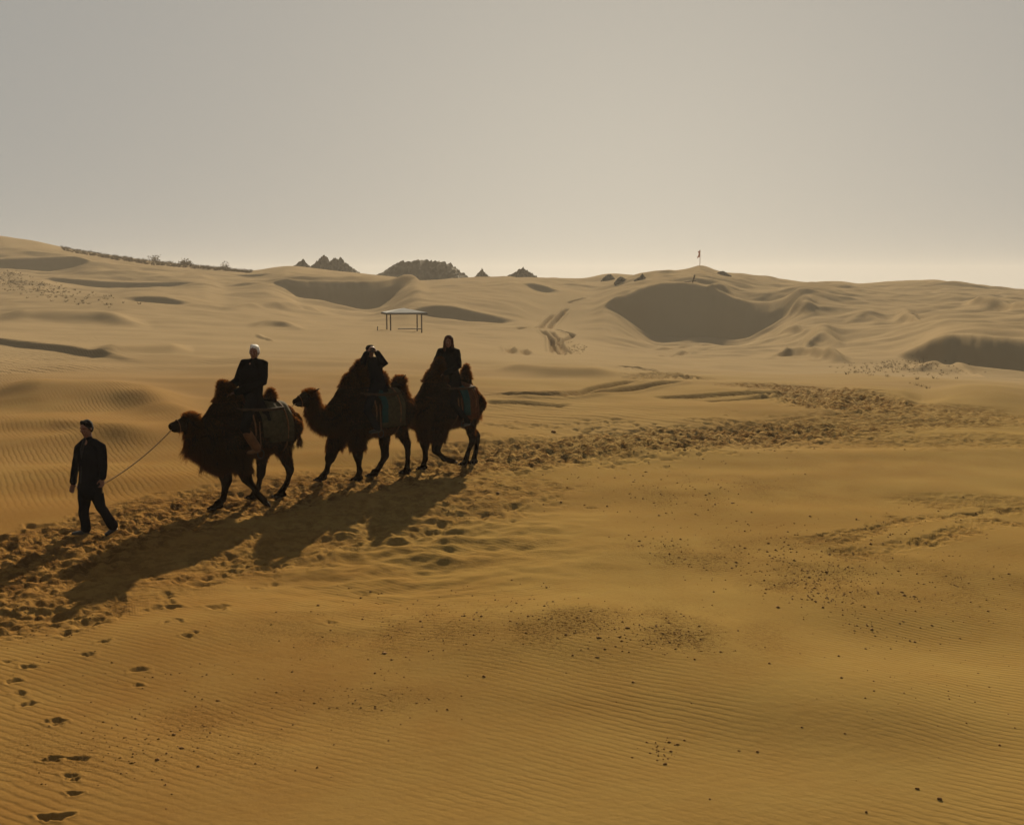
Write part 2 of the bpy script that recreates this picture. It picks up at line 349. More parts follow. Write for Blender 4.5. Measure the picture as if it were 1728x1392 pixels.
TROD = np.zeros_like(Z); GRAV = np.zeros_like(Z)
Z0 = Z.copy()
def stamp(x, y, size, depth, ang, ecc=1.4, rim=0.25):
    t = math.atan2(x, y); r = math.hypot(x, y); w = size * 2.6
    i0, i1 = np.searchsorted(TH, [t - w / r, t + w / r]); j0, j1 = np.searchsorted(RR, [r - w, r + w])
    if i1 - i0 < 2 or j1 - j0 < 2: return
    dx = GX[i0:i1, j0:j1] - x; dy = GY[i0:i1, j0:j1] - y
    a = dx * math.cos(ang) + dy * math.sin(ang); b = -dx * math.sin(ang) + dy * math.cos(ang)
    q = np.sqrt((a / ecc) ** 2 + b ** 2) / size
    th_ = np.arctan2(b, a); q = q * (1 + .22 * np.sin(3 * th_ + x * 7) + .16 * np.sin(5 * th_ + y * 9))
    Z[i0:i1, j0:j1] = np.minimum(Z[i0:i1, j0:j1] + rim * depth * np.exp(-((q - 1.2) / 0.35) ** 2), Z0[i0:i1, j0:j1] + .3 * depth - 1.3 * depth * np.exp(-(q / 0.85) ** 4) + 9 * (q > 1.6))
def along(px, n, halfw, jit=1.0):
    X, Y, _ = hit([p[0] for p in px], [p[1] for p in px]); P = np.stack([X, Y], 1)
    s = np.concatenate([[0], np.cumsum(np.hypot(*np.diff(P, axis=0).T))]); q = rng.random(n) * s[-1]
    x = np.interp(q, s, P[:, 0]); y = np.interp(q, s, P[:, 1])
    k = np.clip(np.searchsorted(s, q) - 1, 0, len(P) - 2); d = P[k + 1] - P[k]; d /= np.hypot(d[:, 0], d[:, 1])[:, None] + 1e-9
    o = rng.normal(0, 0.5, n) * halfw
    return x - d[:, 1] * o, y + d[:, 0] * o, np.arctan2(d[:, 1], d[:, 0])
def churn(px, n, halfw, size=(.06, .11), depth=(.025, .065), mask=1.0):
    x, y, a = along(px, n, halfw)
    for i in range(n):
        stamp(x[i], y[i], random.uniform(*size), random.uniform(*depth), a[i] + random.gauss(0, .4), random.uniform(1.1, 2.5))
    if mask:
        X, Y, _ = hit([p[0] for p in px], [p[1] for p in px])
        s = np.linspace(0, 1, 60); t0 = np.linspace(0, 1, len(X)); xs = np.interp(s, t0, X); ys = np.interp(s, t0, Y)
        i0, i1 = np.searchsorted(TH, [-0.47, 0.47]); j0, j1 = np.searchsorted(RR, [np.hypot(xs, ys).min() - 3, np.hypot(xs, ys).max() + 3])
        gx = GX[i0:i1:2, j0:j1:2]; gy = GY[i0:i1:2, j0:j1:2]; d = np.full(gx.shape, 1e9)
        for q in range(len(xs) - 1):
            ax, ay, bx, by = xs[q], ys[q], xs[q + 1], ys[q + 1]; L = (bx - ax) ** 2 + (by - ay) ** 2 + 1e-9
            t = np.clip(((gx - ax) * (bx - ax) + (gy - ay) * (by - ay)) / L, 0, 1)
            d = np.minimum(d, np.hypot(gx - ax - t * (bx - ax), gy - ay - t * (by - ay)))
        m = mask * (1 - sstep(d + 0.5 * perlin(gx * 1.2, gy * 1.2, 5), halfw * 0.5, halfw * 1.15))
        m = np.repeat(np.repeat(m, 2, 0), 2, 1)[:i1 - i0, :j1 - j0]
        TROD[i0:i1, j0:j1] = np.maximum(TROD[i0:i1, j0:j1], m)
TRAIL = [(-120, 1010), (0, 965), (90, 930), (200, 892), (300, 868), (380, 858), (480, 838), (600, 812), (720, 796), (800, 784), (900, 768), (1000, 756), (1100, 745), (1200, 738), (1300, 734), (1400, 726)]
churn(TRAIL, 2300, 1.5)
churn([(820, 775), (950, 762), (1100, 742), (1250, 734), (1400, 728)], 2600, 1.75, (.08, .15), (.045, .09))
churn([(-60, 1040), (60, 1010), (250, 960), (420, 930), (560, 900), (700, 860), (840, 820)], 420, 1.6, (.06, .12), (.02, .05), 0.5)
churn([(-60, 1050), (30, 1040), (90, 1050), (120, 1040)], 60, .7, (.06, .12), (.03, .06), 0.6)
churn([(1380, 728), (1460, 716), (1560, 708), (1640, 700)], 420, 2.4, (.07, .13), (.02, .04), .7)
churn([(1280, 652), (1340, 656), (1400, 672), (1480, 686)], 520, 1.6, (.10, .18), (.05, .10), 1.0)
churn([(1360, 668), (1400, 686), (1490, 690)], 320, 1.2, (.10, .18), (.06, .12), 1.0)
churn([(1480, 745), (1600, 752), (1680, 742), (1760, 756)], 200, 1.6, (.07, .12), (.015, .035), .4)
churn([(830, 718), (900, 716), (960, 722), (1060, 712)], 90, .8, (.08, .14), (.03, .06), 0)
churn([(1090, 640), (1120, 632), (1160, 640)], 110, 1.2, (.12, .2), (.06, .12), .5)
churn([(1380, 912), (1480, 890), (1580, 872), (1700, 862), (1760, 868)], 260, .22, (.035, .06), (.012, .028), .6)
churn([(1440, 936), (1540, 918), (1600, 904), (1660, 880), (1760, 890)], 280, .24, (.035, .07), (.015, .032), .6)
churn([(1560, 850), (1660, 846), (1760, 856)], 200, .5, (.05, .1), (.01, .03), .3)
# single prints on the near sand
for (u, v) in [(470, 975), (462, 985), (445, 993), (300, 1045), (292, 1050), (180, 1082), (150, 1104), (318, 1068), (240, 1130), (95, 1218), (110, 1222), (28, 1118), (60, 1122), (18, 1150), (30, 1168), (82, 1380),
               (120, 1310), (128, 1280), (75, 1283), (132, 1340), (310, 1070), (235, 1155), (620, 1004), (36, 1192), (190, 1040), (200, 1036), (100, 1020), (55, 1060), (12, 1068), (38, 1075), (935, 728), (560, 1050), (870, 770), (880, 775)]:
    p = hit1(u, v)
    for k in range(random.choice((1, 2, 2))): stamp(p.x + random.gauss(0, .05), p.y + random.gauss(0, .03), random.uniform(.034, .052), random.uniform(.014, .03), random.uniform(-.4, .6), random.uniform(1.2, 2.0), .3)
# soft hummocks left by older prints, right of the shadow
hx, hy, _ = hit([700], [900]); mk = np.exp(-(((GX - hx[0]) / 2.0) ** 2 + ((GY - hy[0]) / 3.2) ** 2))
Z += mk * 0.085 * fbm(GX * 1.3, GY * 1.9, 3, 77)
# the trodden strip is rough all over
Z += TROD * np.clip(rg / 420, .03, .07) * fbm(GX * 3.0, GY * 2.4, 3, 91)
# tyre ruts
def rut(px, depth, width, fade=0.1):
    X, Y, _ = hit([p[0] for p in px], [p[1] for p in px])
    s = np.linspace(0, 1, 50); t0 = np.linspace(0, 1, len(X)); xs = gsm(np.interp(s, t0, X), 1.5, 0); ys = gsm(np.interp(s, t0, Y), 1.5, 0)
    tt = np.arctan2(xs, ys); r = np.hypot(xs, ys); pad = 3 * width
    i0, i1 = np.searchsorted(TH, [tt.min() - pad / r.min(), tt.max() + pad / r.min()]); j0, j1 = np.searchsorted(RR, [r.min() - pad, r.max() + pad])
    gx = GX[i0:i1, j0:j1]; gy = GY[i0:i1, j0:j1]; d = np.full(gx.shape, 1e9); ss = np.zeros(gx.shape)
    for q in range(len(xs) - 1):
        ax, ay, bx, by = xs[q], ys[q], xs[q + 1], ys[q + 1]; L = (bx - ax) ** 2 + (by - ay) ** 2 + 1e-9
        t = np.clip(((gx - ax) * (bx - ax) + (gy - ay) * (by - ay)) / L, 0, 1); dd = np.hypot(gx - ax - t * (bx - ax), gy - ay - t * (by - ay))
        ss = np.where(dd < d, (q + t) / 49, ss); d = np.minimum(d, dd)
    e = sstep(ss, 0, fade) * (1 - sstep(ss, 1 - fade, 1)); q = d / width
    Z[i0:i1, j0:j1] += depth * e * (-np.exp(-q ** 2) + 0.45 * np.exp(-((q - 1.6) / .6) ** 2))
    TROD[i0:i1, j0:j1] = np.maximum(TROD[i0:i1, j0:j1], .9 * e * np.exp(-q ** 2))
for pts in ([(820, 664), (880, 667), (960, 664), (1010, 657), (1060, 645), (1085, 642)], [(830, 668), (960, 668), (1040, 663), (1080, 655), (1120, 648), (1150, 642)],
            [(1100, 671), (1200, 668), (1290, 664), (1340, 663)], [(1190, 678), (1260, 675), (1350, 668)], [(1040, 617), (1090, 624), (1130, 632), (1165, 640), (1180, 637)], [(820, 680), (880, 680), (960, 686)]):
    rut(pts, 0.09 if pts[0][1] in (671, 678, 680) else 0.19, 0.30)
for pts in ([(870, 556), (912, 555), (922, 543), (936, 530)], [(926, 555), (934, 545), (950, 530), (958, 520)], [(958, 512), (975, 507), (990, 503)], [(912, 556), (930, 572), (937, 597)],
            [(928, 558), (942, 574), (960, 598)], [(928, 572), (940, 583), (949, 599)], [(926, 556), (950, 560), (968, 566), (948, 576), (940, 583)], [(938, 545), (952, 528)]):
    rut(pts, 0.45, 0.30)
for pts in ([(856, 586), (864, 598)], [(878, 588), (890, 600)]): rut(pts, 0.3, 0.3, .3)
rut([(1100, 591), (1160, 584), (1200, 580)], 0.15, .5); rut([(1110, 602), (1150, 597), (1195, 588)], 0.2, .5)

# grit patches (centre, half size in metres, strength)
def gravel(u, v, sx, sy, s, ang=0.0):
    p = hit1(u, v); dx = GX - p.x; dy = GY - p.y; a = dx * math.cos(ang) + dy * math.sin(ang); b = -dx * math.sin(ang) + dy * math.cos(ang)
    i = np.exp(-((a / sx) ** 2 + (b / sy) ** 2))
    np.maximum(GRAV, s * i, out=GRAV)
for g_ in [(960, 1050, 1.9, .9, 1.0), (1100, 1070, 1.2, .5, .9), (700, 1060, 1.6, .9, .6), (1330, 950, 2.0, 1.4, .8), (1400, 990, 1.1, .8, 1.0), (1150, 840, 1.8, 1.2, .5), (1250, 820, 2.2, 1.6, .5), (230, 1260, 1.3, .6, .4),
           (1120, 930, .7, .8, .7), (1600, 980, 1.8, 1.2, .5), (1620, 850, 3, 1.2, .4), (560, 1190, .8, .3, .5), (800, 930, 2, 1.2, .3), (380, 1230, 1.0, .5, .4), (1450, 780, 3, 1.5, .3)]: gravel(*g_)
GRAV *= np.clip(0.55 + 0.9 * fbm(GX * 1.4, GY * 0.9, 3, 55), 0.1, 1.2)

nT, nR = Z.shape
V = np.stack([GX, GY, Z], 2).reshape(-1, 3)
ii = np.arange(nT - 1)[:, None] * nR; jj = np.arange(nR - 1)[None, :]; q = (ii + jj)
F = np.stack([q, q + nR, q + nR + 1, q + 1], 2).reshape(-1, 4)[:, ::-1]
last = (nT - 1) * nR + np.arange(nR - 1); first = np.arange(nR - 1)
F = np.concatenate([F, np.stack([last, first, first + 1, last + 1], 1)[:, ::-1]])
me = mesh_np('sand_dunes', V, F)
fan = len(V)
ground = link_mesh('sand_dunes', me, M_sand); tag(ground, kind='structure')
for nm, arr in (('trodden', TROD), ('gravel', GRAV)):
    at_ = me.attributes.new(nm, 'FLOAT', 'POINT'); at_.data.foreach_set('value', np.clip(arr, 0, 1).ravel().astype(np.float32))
# the little disc of sand under the tripod point closes the sheet
me2 = mesh_np('sand', np.concatenate([[[0, 0, -0.002]], np.stack([np.sin(TH) * .62, np.cos(TH) * .62, Z[:, 0] - .002], 1)]), np.stack([np.zeros(nT, int), (np.arange(nT) + 1) % nT + 1, np.arange(nT) + 1], 1))
tag(link_mesh('sand_ground', me2, M_sand), kind='structure')

# ------------------------------------------------------------------ haze
HAZE = 0.0003
bmv = np.array([(x, y, z) for x in (-1015, 1015) for y in (-1015, 1015) for z in (float(Z.min()) - 1, max(float(Z[(TH > -.5) & (TH < .5)].max()) + 1.5, 20))], float)
me = mesh_np('haze', bmv, [(0, 1, 3, 2), (4, 6, 7, 5), (0, 4, 5, 1), (2, 3, 7, 6), (0, 2, 6, 4), (1, 5, 7, 3)])
mh = bpy.data.materials.new('haze_air'); mh.use_nodes = True; n = mh.node_tree.nodes; n.clear()
pv = n.new('ShaderNodeVolumePrincipled'); o_ = n.new('ShaderNodeOutputMaterial'); mh.node_tree.links.new(pv.outputs[0], o_.inputs['Volume'])
pv.inputs['Color'].default_value = (0.92, 0.88, 0.82, 1); pv.inputs['Density'].default_value = HAZE; pv.inputs['Anisotropy'].default_value = 0.15
tag(link_mesh('haze', me, mh, smooth=False), kind='stuff')

# ------------------------------------------------------------------ soft-body mesher: overlapping tapered forms, remeshed into one skin
def _frame(t, up):
    s = up.cross(t)
    if s.length < 1e-3: s = Vector((0, 1, 0)).cross(t)
    if s.length < 1e-3: s = Vector((1, 0, 0)).cross(t)
    s.normalize(); return s, t.cross(s).normalized()
class Blob:
    def __init__(self): self.v = []; self.f = []
    def chain(self, pts, up=(0, 0, 1), seg=14):
        """pts: [(point, r) or (point, (side, up))]"""
        up = Vector(up); P = [Vector(p[0]) for p in pts]; Rr = [(p[1], p[1]) if not isinstance(p[1], (tuple, list)) else p[1] for p in pts]
        rings = []
        for i in range(len(P)):
            a = P[max(i - 1, 0)]; b = P[min(i + 1, len(P) - 1)]; t = (b - a)
            if t.length < 1e-6: t = Vector((0, 0, 1))
            t.normalize(); s, w = _frame(t, up)
            if i == 0:
                for k in (75, 50, 25):
                    m = sum(Rr[0]) / 2; rings.append((P[0] - t * m * math.sin(R(k)), s, w, Rr[0][0] * math.cos(R(k)), Rr[0][1] * math.cos(R(k))))
            rings.append((P[i], s, w, Rr[i][0], Rr[i][1]))
            if i == len(P) - 1:
                for k in (25, 50, 75):
                    m = sum(Rr[-1]) / 2; rings.append((P[-1] + t * m * math.sin(R(k)), s, w, Rr[-1][0] * math.cos(R(k)), Rr[-1][1] * math.cos(R(k))))
        base = len(self.v)
        for (c, s, w, ra, rb) in rings:
            for k in range(seg):
                an = 2 * math.pi * k / seg; self.v.append(c + s * ra * math.cos(an) + w * rb * math.sin(an))
        for i in range(len(rings) - 1):
            for k in range(seg):
                a = base + i * seg + k; b = base + i * seg + (k + 1) % seg; self.f.append((a, b, b + seg, a + seg))
        self.f.append(tuple(base + k for k in reversed(range(seg)))); e = base + (len(rings) - 1) * seg; self.f.append(tuple(e + k for k in range(seg)))
    def ball(self, c, r, rot=None):
        c = Vector(c); r = (r, r, r) if not isinstance(r, (tuple, list)) else r; base = len(self.v); M_ = rot or Matrix.Identity(3)
        n_, m_ = 10, 14
        for i in range(1, n_):
            ph = math.pi * i / n_
            for k in range(m_):
                t = 2 * math.pi * k / m_; self.v.append(c + M_ @ Vector((r[0] * math.sin(ph) * math.cos(t), r[1] * math.sin(ph) * math.sin(t), r[2] * math.cos(ph))))
        for i in range(n_ - 2):
            for k in range(m_):
                a = base + i * m_ + k; b = base + i * m_ + (k + 1) % m_; self.f.append((a, a + m_, b + m_, b))
        self.f.append(tuple(base + k for k in range(m_))); e = base + (n_ - 2) * m_; self.f.append(tuple(e + k for k in reversed(range(m_))))
    def build(self, name, m, parent, voxel=0.02, smooth=3, wrinkle=0.0, wscale=8.0, ws=(1, 1, 1)):
        me = bpy.data.meshes.new(name); me.from_pydata([tuple(v) for v in self.v], [], self.f); me.update()
        o = bpy.data.objects.new(name, me); col.objects.link(o)
        rm = o.modifiers.new('r', 'REMESH'); rm.mode = 'VOXEL'; rm.voxel_size = voxel; rm.adaptivity = 0
        if smooth:
            s = o.modifiers.new('s', 'SMOOTH'); s.factor = 0.5; s.iterations = smooth
        dg = bpy.context.evaluated_depsgraph_get(); dg.update(); ev = o.evaluated_get(dg)
        m2 = bpy.data.meshes.new_from_object(ev); bpy.data.objects.remove(o); bpy.data.meshes.remove(me); m2.name = name
        if wrinkle:
            k = len(m2.vertices); co = np.empty(k * 3); no = np.empty(k * 3); m2.vertices.foreach_get('co', co); m2.vertices.foreach_get('normal', no)
            co = co.reshape(-1, 3); no = no.reshape(-1, 3); w_ = np.array([mnoise.noise(Vector(q)) + 0.5 * mnoise.noise(Vector(q * 2.3)) for q in co * np.array(ws) * wscale])
            m2.vertices.foreach_set('co', (co + no * wrinkle * w_[:, None]).ravel()); m2.update()
        if m2.materials: m2.materials.clear()
        return link_mesh(name, m2, m, parent)

# ------------------------------------------------------------------ materials of things
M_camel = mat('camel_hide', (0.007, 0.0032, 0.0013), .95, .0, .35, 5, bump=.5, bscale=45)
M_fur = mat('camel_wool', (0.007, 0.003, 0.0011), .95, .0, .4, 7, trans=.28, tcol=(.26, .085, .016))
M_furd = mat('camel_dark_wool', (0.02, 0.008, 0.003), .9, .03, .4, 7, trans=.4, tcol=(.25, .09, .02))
M_hoof = mat('hoof', (0.03, 0.02, 0.014), .8, .1, .2)
M_eye = mat('eye', (0.01, 0.007, 0.005), .15, .5)
M_skin = mat('skin', (0.14, 0.06, 0.035), .6, .3, .1, 20)
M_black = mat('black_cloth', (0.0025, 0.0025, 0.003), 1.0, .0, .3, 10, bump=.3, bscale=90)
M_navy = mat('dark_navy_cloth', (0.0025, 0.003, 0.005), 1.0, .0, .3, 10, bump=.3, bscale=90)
M_shirt = mat('grey_shirt', (0.012, 0.012, 0.013), .9, .1, .2)
M_khaki = mat('tan_leather', (0.10, 0.042, 0.015), .8, .15, .25, 12)
M_hairb = mat('black_hair', (0.005, 0.004, 0.004), .9, .05, .2, 30)
M_hairw = mat('white_hair', (0.75, 0.74, 0.72), .7, .2, .1, 30, trans=.3)
M_hairr = mat('brown_hood', (0.06, 0.026, 0.016), .85, .1, .3, 20, trans=.25)
M_shoe = mat('shoe', (0.012, 0.011, 0.01), .5, .3, .1)
M_teal = mat('teal_cloth', (0.002, 0.026, 0.027), .85, .1, .25, 15)
M_olive = mat('olive_blanket', (0.035, 0.028, 0.014), .95, .05, .4, 14, bump=.5, bscale=60)
M_redb = mat('rust_blanket', (0.05, 0.016, 0.006), .95, .05, .4, 14, bump=.5, bscale=60)
M_wood = mat('weathered_wood', (0.035, 0.02, 0.01), .9, .1, .3, 18, bump=.3)
M_rope = mat('rope', (0.30, 0.19, 0.09), .9, .1, .3, 60, trans=.15)

def tube_curve(name, pts, r, m, parent=None, seg=8):
    b = Blob(); b.chain([(p, r) for p in pts], seg=seg)
    me = bpy.data.meshes.new(name); me.from_pydata([tuple(v) for v in b.v], [], b.f); me.update()
    return link_mesh(name, me, m, parent)

# ------------------------------------------------------------------ fur: blades rooted on a body, longer where the coat is long
def fur(name, body, parent, count, lenfn, m, width=0.004, seed=1):
    me = body.data; me.calc_loop_triangles(); nv = len(me.vertices)
    co = np.empty(nv * 3); me.vertices.foreach_get('co', co); co = co.reshape(-1, 3)
    no = np.empty(nv * 3); me.vertices.foreach_get('normal', no); no = no.reshape(-1, 3)
    nt_ = len(me.loop_triangles); tv = np.empty(nt_ * 3, dtype=np.int32); me.loop_triangles.foreach_get('vertices', tv); tv = tv.reshape(-1, 3)
    a, b, c = co[tv[:, 0]], co[tv[:, 1]], co[tv[:, 2]]; area = np.linalg.norm(np.cross(b - a, c - a), axis=1)
    mid = (a + b + c) / 3; L, W, D = lenfn(mid, no[tv[:, 0]]); p = area * W; p /= p.sum()
    g = np.random.default_rng(seed); k = g.choice(nt_, count, p=p); s = g.random((count, 2)); f = s.sum(1) > 1; s[f] = 1 - s[f]
    P = a[k] + (b[k] - a[k]) * s[:, :1] + (c[k] - a[k]) * s[:, 1:]; N = no[tv[k, 0]]
    ln = (L[k] * (0.55 + 0.7 * g.random(count)))[:, None]
    clump = np.stack([perlin(P[:, 0] * 9 + P[:, 1] * 5, P[:, 2] * 9, i + 3) for i in range(3)], 1)
    d = N * 0.75 + D[k] + clump * 0.45 + g.normal(0, .2, (count, 3)); d /= np.linalg.norm(d, axis=1)[:, None]
    side = np.cross(d, g.normal(0, 1, (count, 3))); side /= np.linalg.norm(side, axis=1)[:, None] + 1e-9
    w = width * (0.7 + 0.6 * g.random(count))[:, None]
    grav = np.array([0, 0, -1.0]); P = P - N * 0.006
    m1 = P + d * ln * 0.55; tip = P + d * ln * 0.95 + grav * ln * 0.35 + clump * ln * 0.12
    V = np.stack([P - side * w, P + side * w, m1 + side * w * .7, m1 - side * w * .7, tip], 1).reshape(-1, 3)
    i = np.arange(count)[:, None] * 5
    F = np.concatenate([i + [0, 1, 2], i + [0, 2, 3], i + [3, 2, 4]])
    o = link_mesh(name, mesh_np(name, V, F), m, parent, smooth=False); tag(o, kind='stuff')
    return o

# ------------------------------------------------------------------ Bactrian camel
class Local:
    def __init__(s, base, a):
        s.base = base; s.F = Vector((-math.cos(a), -math.sin(a), 0)); s.L = Vector((math.sin(a), -math.cos(a), 0)); s.rz = math.atan2(s.F.y, s.F.x)
    def loc(s, w): d = Vector(w) - s.base; return Vector((d.dot(s.F), d.dot(s.L), d.z))
    def world(s, p): return s.base + s.F * p[0] + s.L * p[1] + Vector((0, 0, p[2]))
    def J(s, u, v, yl):
        dx, dz = ray(u, v); d = Vector((float(dx), 1, float(dz))); o = Vector((0, 0, CAM_H)) - s.base
        t = (yl - o.dot(s.L)) / d.dot(s.L); return o_loc(s, o + d * t)
def o_loc(s, w): return Vector((w.dot(s.F), w.dot(s.L), w.z))

def camel(base_px, a, label, head, legs, fhump, rhump, seed, coat=1.0, ns=1.0):
    base = hit1(*base_px); K = Local(base, R(a)); root = empty('bactrian_camel', base, K.rz)
    tag(root, label, 'camel', 'camels of the tied caravan')
    B = Blob()
    # trunk: deep chest, narrower tucked-up loin
    B.chain([((-.62, 0, 1.30), (.20, .24)), ((-.50, 0, 1.34), (.28, .34)), ((-.2, 0, 1.30), (.34, .40)), ((.15, 0, 1.26), (.37, .43)), ((.5, 0, 1.27), (.35, .43)), ((.8, 0, 1.28), (.26, .36)), ((.93, 0, 1.26), (.17, .24))])
    B.chain([((-.5, 0, 1.50), (.2, .16)), ((.1, 0, 1.52), (.22, .16)), ((.75, 0, 1.50), (.17, .14))])
    fx, fz, fl = fhump; rx, rz_, rl = rhump
    B.chain([((fx - .05, 0, 1.45), (.20, .32)), ((fx, 0, 1.72), (.16, .25)), ((fx + fl * .5, 0, fz - .18), (.12, .17)), ((fx + fl, 0, fz - .07), (.085, .11))], up=(1, 0, 0))
    B.chain([((rx, 0, 1.45), (.18, .24)), ((rx, 0, 1.70), (.13, .16)), ((rx + rl * .5, 0, rz_ - .16), (.085, .11)), ((rx + rl, 0, rz_ - .06), (.055, .07))], up=(1, 0, 0))
    B.chain([((.98, 0, 1.38), (.15, .16)), ((.82, 0, 1.58), (.12, .14)), ((fx + .12, 0, fz - .34), (.12, .16))], up=(1, 0, 0))
    # head and neck from the photograph's outline, in the camel's own midplane
    H = {k: K.J(u, v, head.get('y' + k, 0.0)) for k, (u, v) in head.items() if not k.startswith('y')}
    poll, muz, thr, nb = H['poll'], H['muzzle'], H['throat'], H['neckbase']
    B.chain([((.72, 0, 1.34), (.25, .32)), (nb, (.21 * ns, .25 * ns)), (thr, (.16 * ns, .195 * ns)), (thr.lerp(poll, .6), (.135 * ns, .155 * ns)), (poll, (.12, .12))], up=(0, 0, 1))
    hd = (muz - poll).normalized()
    B.chain([(poll - hd * .02, (.12, .13)), (poll.lerp(muz, .3), (.112, .125)), (poll.lerp(muz, .62), (.08, .095)), (poll.lerp(muz, .85), (.07, .078)), (muz, (.064, .07))])
    up = Vector((0, 0, 1)); sd_ = hd.cross(up).normalized(); upp = sd_.cross(hd)
    B.chain([(poll.lerp(muz, .25) - upp * .07, .075), (poll.lerp(muz, .9) - upp * .065, .042)])          # lower jaw
    for s in (-1, 1):
        B.ball(poll.lerp(muz, .28) + sd_ * s * .098 + upp * .06, .036)                                   # brow
        e0 = poll - hd * .06 + sd_ * s * .09 + upp * .09
        B.chain([(e0, (.028, .018)), (e0 + sd_ * s * .03 + upp * .02 - hd * .045, (.034, .020)), (e0 + sd_ * s * .045 + upp * .03 - hd * .08, (.020, .014))])
        B.ball(muz + sd_ * s * .03 + upp * .025, .026)                                                    # nostril
    B.ball(poll.lerp(muz, .97) - upp * .035, (.05, .05, .04))                                            # split lip
    # legs
    hips = {'FR': (.62, -.22, 1.15), 'FL': (.62, .22, 1.15), 'HR': (-.48, -.20, 1.20), 'HL': (-.48, .20, 1.20)}
    feet = []
    for k, (knee, fet, toe, lift) in legs.items():
        front = k[0] == 'F'; hip = Vector(hips[k])
        if lift is None: ft = K.loc(hit1(*toe)); ft.z += .0
        else: ft = K.J(toe[0], toe[1], lift)
        yk = hip.y * .6 + ft.y * .4; kn = K.J(knee[0], knee[1], yk); fe = K.J(fet[0], fet[1], hip.y * .12 + ft.y * .88)
        if front:
            el = hip.lerp(kn, .42)
            B.chain([(hip + Vector((0, 0, .1)), (.13, .20)), (el, (.145, .18)), (hip.lerp(kn, .8), (.11, .125)), (kn, (.09, .10)), (kn.lerp(fe, .35), (.056, .06)), (kn.lerp(fe, .8), (.052, .054)), (fe, (.06, .063))], up=(1, 0, 0))
        else:
            st = hip.lerp(kn, .38) + Vector((.16, 0, .02))
            B.chain([(hip + Vector((-.02, 0, .08)), (.16, .24)), (st, (.13, .165)), (st.lerp(kn, .6), (.085, .10)), (kn, (.062, .082)), (kn.lerp(fe, .3), (.051, .057)), (kn.lerp(fe, .85), (.048, .05)), (fe, (.058, .06))], up=(1, 0, 0))
        if lift is None:
            c0 = Vector((ft.x, ft.y, ft.z + .055)); B.chain([(fe, .05), (c0 + Vector((-.01, 0, .04)), .06)]); B.chain([(c0 + Vector((-.05, 0, 0)), (.075, .05)), (c0 + Vector((.08, 0, -.01)), (.085, .042))])
            dirv = Vector((1, 0, 0)); cc = c0 + Vector((.09, 0, -.02))
        else:
            dv = (ft - fe).normalized(); B.chain([(fe, .05), (ft, (.065, .06)), (ft + dv * .09, (.075, .045))]); cc = ft + dv * .12; dirv = dv
        feet.append((cc, dirv))
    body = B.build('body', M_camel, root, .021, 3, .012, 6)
    for s in (-1, 1):
        e = Blob(); e.ball(poll.lerp(muz, .33) + sd_ * s * .108 + upp * .025, .018)
        me = bpy.data.meshes.new('eye'); me.from_pydata([tuple(v) for v in e.v], [], e.f); link_mesh('eye', me, M_eye, root)
    for cc, dv in feet:
        for s in (-.045, .045):
            n_ = Blob(); side = dv.cross(Vector((0, 0, 1))); side = side.normalized() if side.length > .1 else Vector((0, 1, 0))
            n_.chain([(cc - dv * .03 + side * s, .03), (cc + dv * .05 + side * s, .018)], seg=10)
            me = bpy.data.meshes.new('toe'); me.from_pydata([tuple(v) for v in n_.v], [], n_.f); link_mesh('toe', me, M_hoof, root)
    # tail
    t = Blob(); t.chain([((-.72, 0, 1.42), .045), ((-.78, .02, 1.27), .032), ((-.78, .03, 1.10), .024), ((-.76, .03, .98), .02)]); tl = t.build('tail', M_camel, root, .014, 2)
    def taill(m_, n_): return np.where(m_[:, 2] < 1.08, .10, .04), np.where(m_[:, 2] < 1.1, 3., 1.), np.tile([0, 0, -1.2], (len(m_), 1))
    fur('tail_tuft', tl, tl, 700, taill, M_furd, .004, seed)
    # coat
    pv_, mv, tv_, nv_ = [np.array(x) for x in (poll, muz, thr, nb)]
    def coatl(m_, n_):
        L = np.full(len(m_), .035); W = np.full(len(m_), .8); D = np.tile([-.45, 0, -.55], (len(m_), 1))
        low = (m_[:, 2] < .62); L[low] = .014; W[low] = .25
        def seg(p0, p1):
            t = np.clip(((m_ - p0) @ (p1 - p0)) / ((p1 - p0) @ (p1 - p0)), 0, 1); c = p0 + t[:, None] * (p1 - p0); return np.linalg.norm(m_ - c, axis=1), t, c
        d1, t1, c1 = seg(nv_, tv_); d2, t2, c2 = seg(tv_, pv_); d0, t0, c0 = seg(np.array([.85, 0, 1.25]), nv_)
        neck = ((d1 < .26) | (d2 < .17) | (d0 < .3)) & (m_[:, 0] > .72) & ~low
        under = neck & (n_[:, 2] + n_[:, 0] * .45 < .15)
        top = neck & (n_[:, 2] > .25)
        L[neck] = .08; W[neck] = 1.8; D[neck] = [.0, 0, -.8]; L[under] = .13 * coat; W[under] = 3.0; D[under] = [.15, 0, -.9]; L[top] = .08; D[top] = [-.3, 0, .35]
        dp = np.linalg.norm(m_ - pv_, axis=1); tuft = (dp < .17) & (n_[:, 2] > .1); L[tuft] = .10; W[tuft] = 4.0; D[tuft] = [-.1, 0, .5]
        dm = np.linalg.norm(m_ - mv, axis=1); mz = dm < .25; L[mz] = .012; W[mz] = .4
        hump = (m_[:, 2] > 1.78) & (m_[:, 0] < 1.0) & (np.abs(m_[:, 1]) < .3); L[hump] = .075; W[hump] = 2.5; D[hump] = [0, 0, .1]
        fore = (m_[:, 2] > .62) & (m_[:, 2] < 1.05) & (m_[:, 0] > .2) & (m_[:, 0] < 1.0); L[fore] = .10; W[fore] = 2.4; D[fore] = [-.2, 0, -1.0]
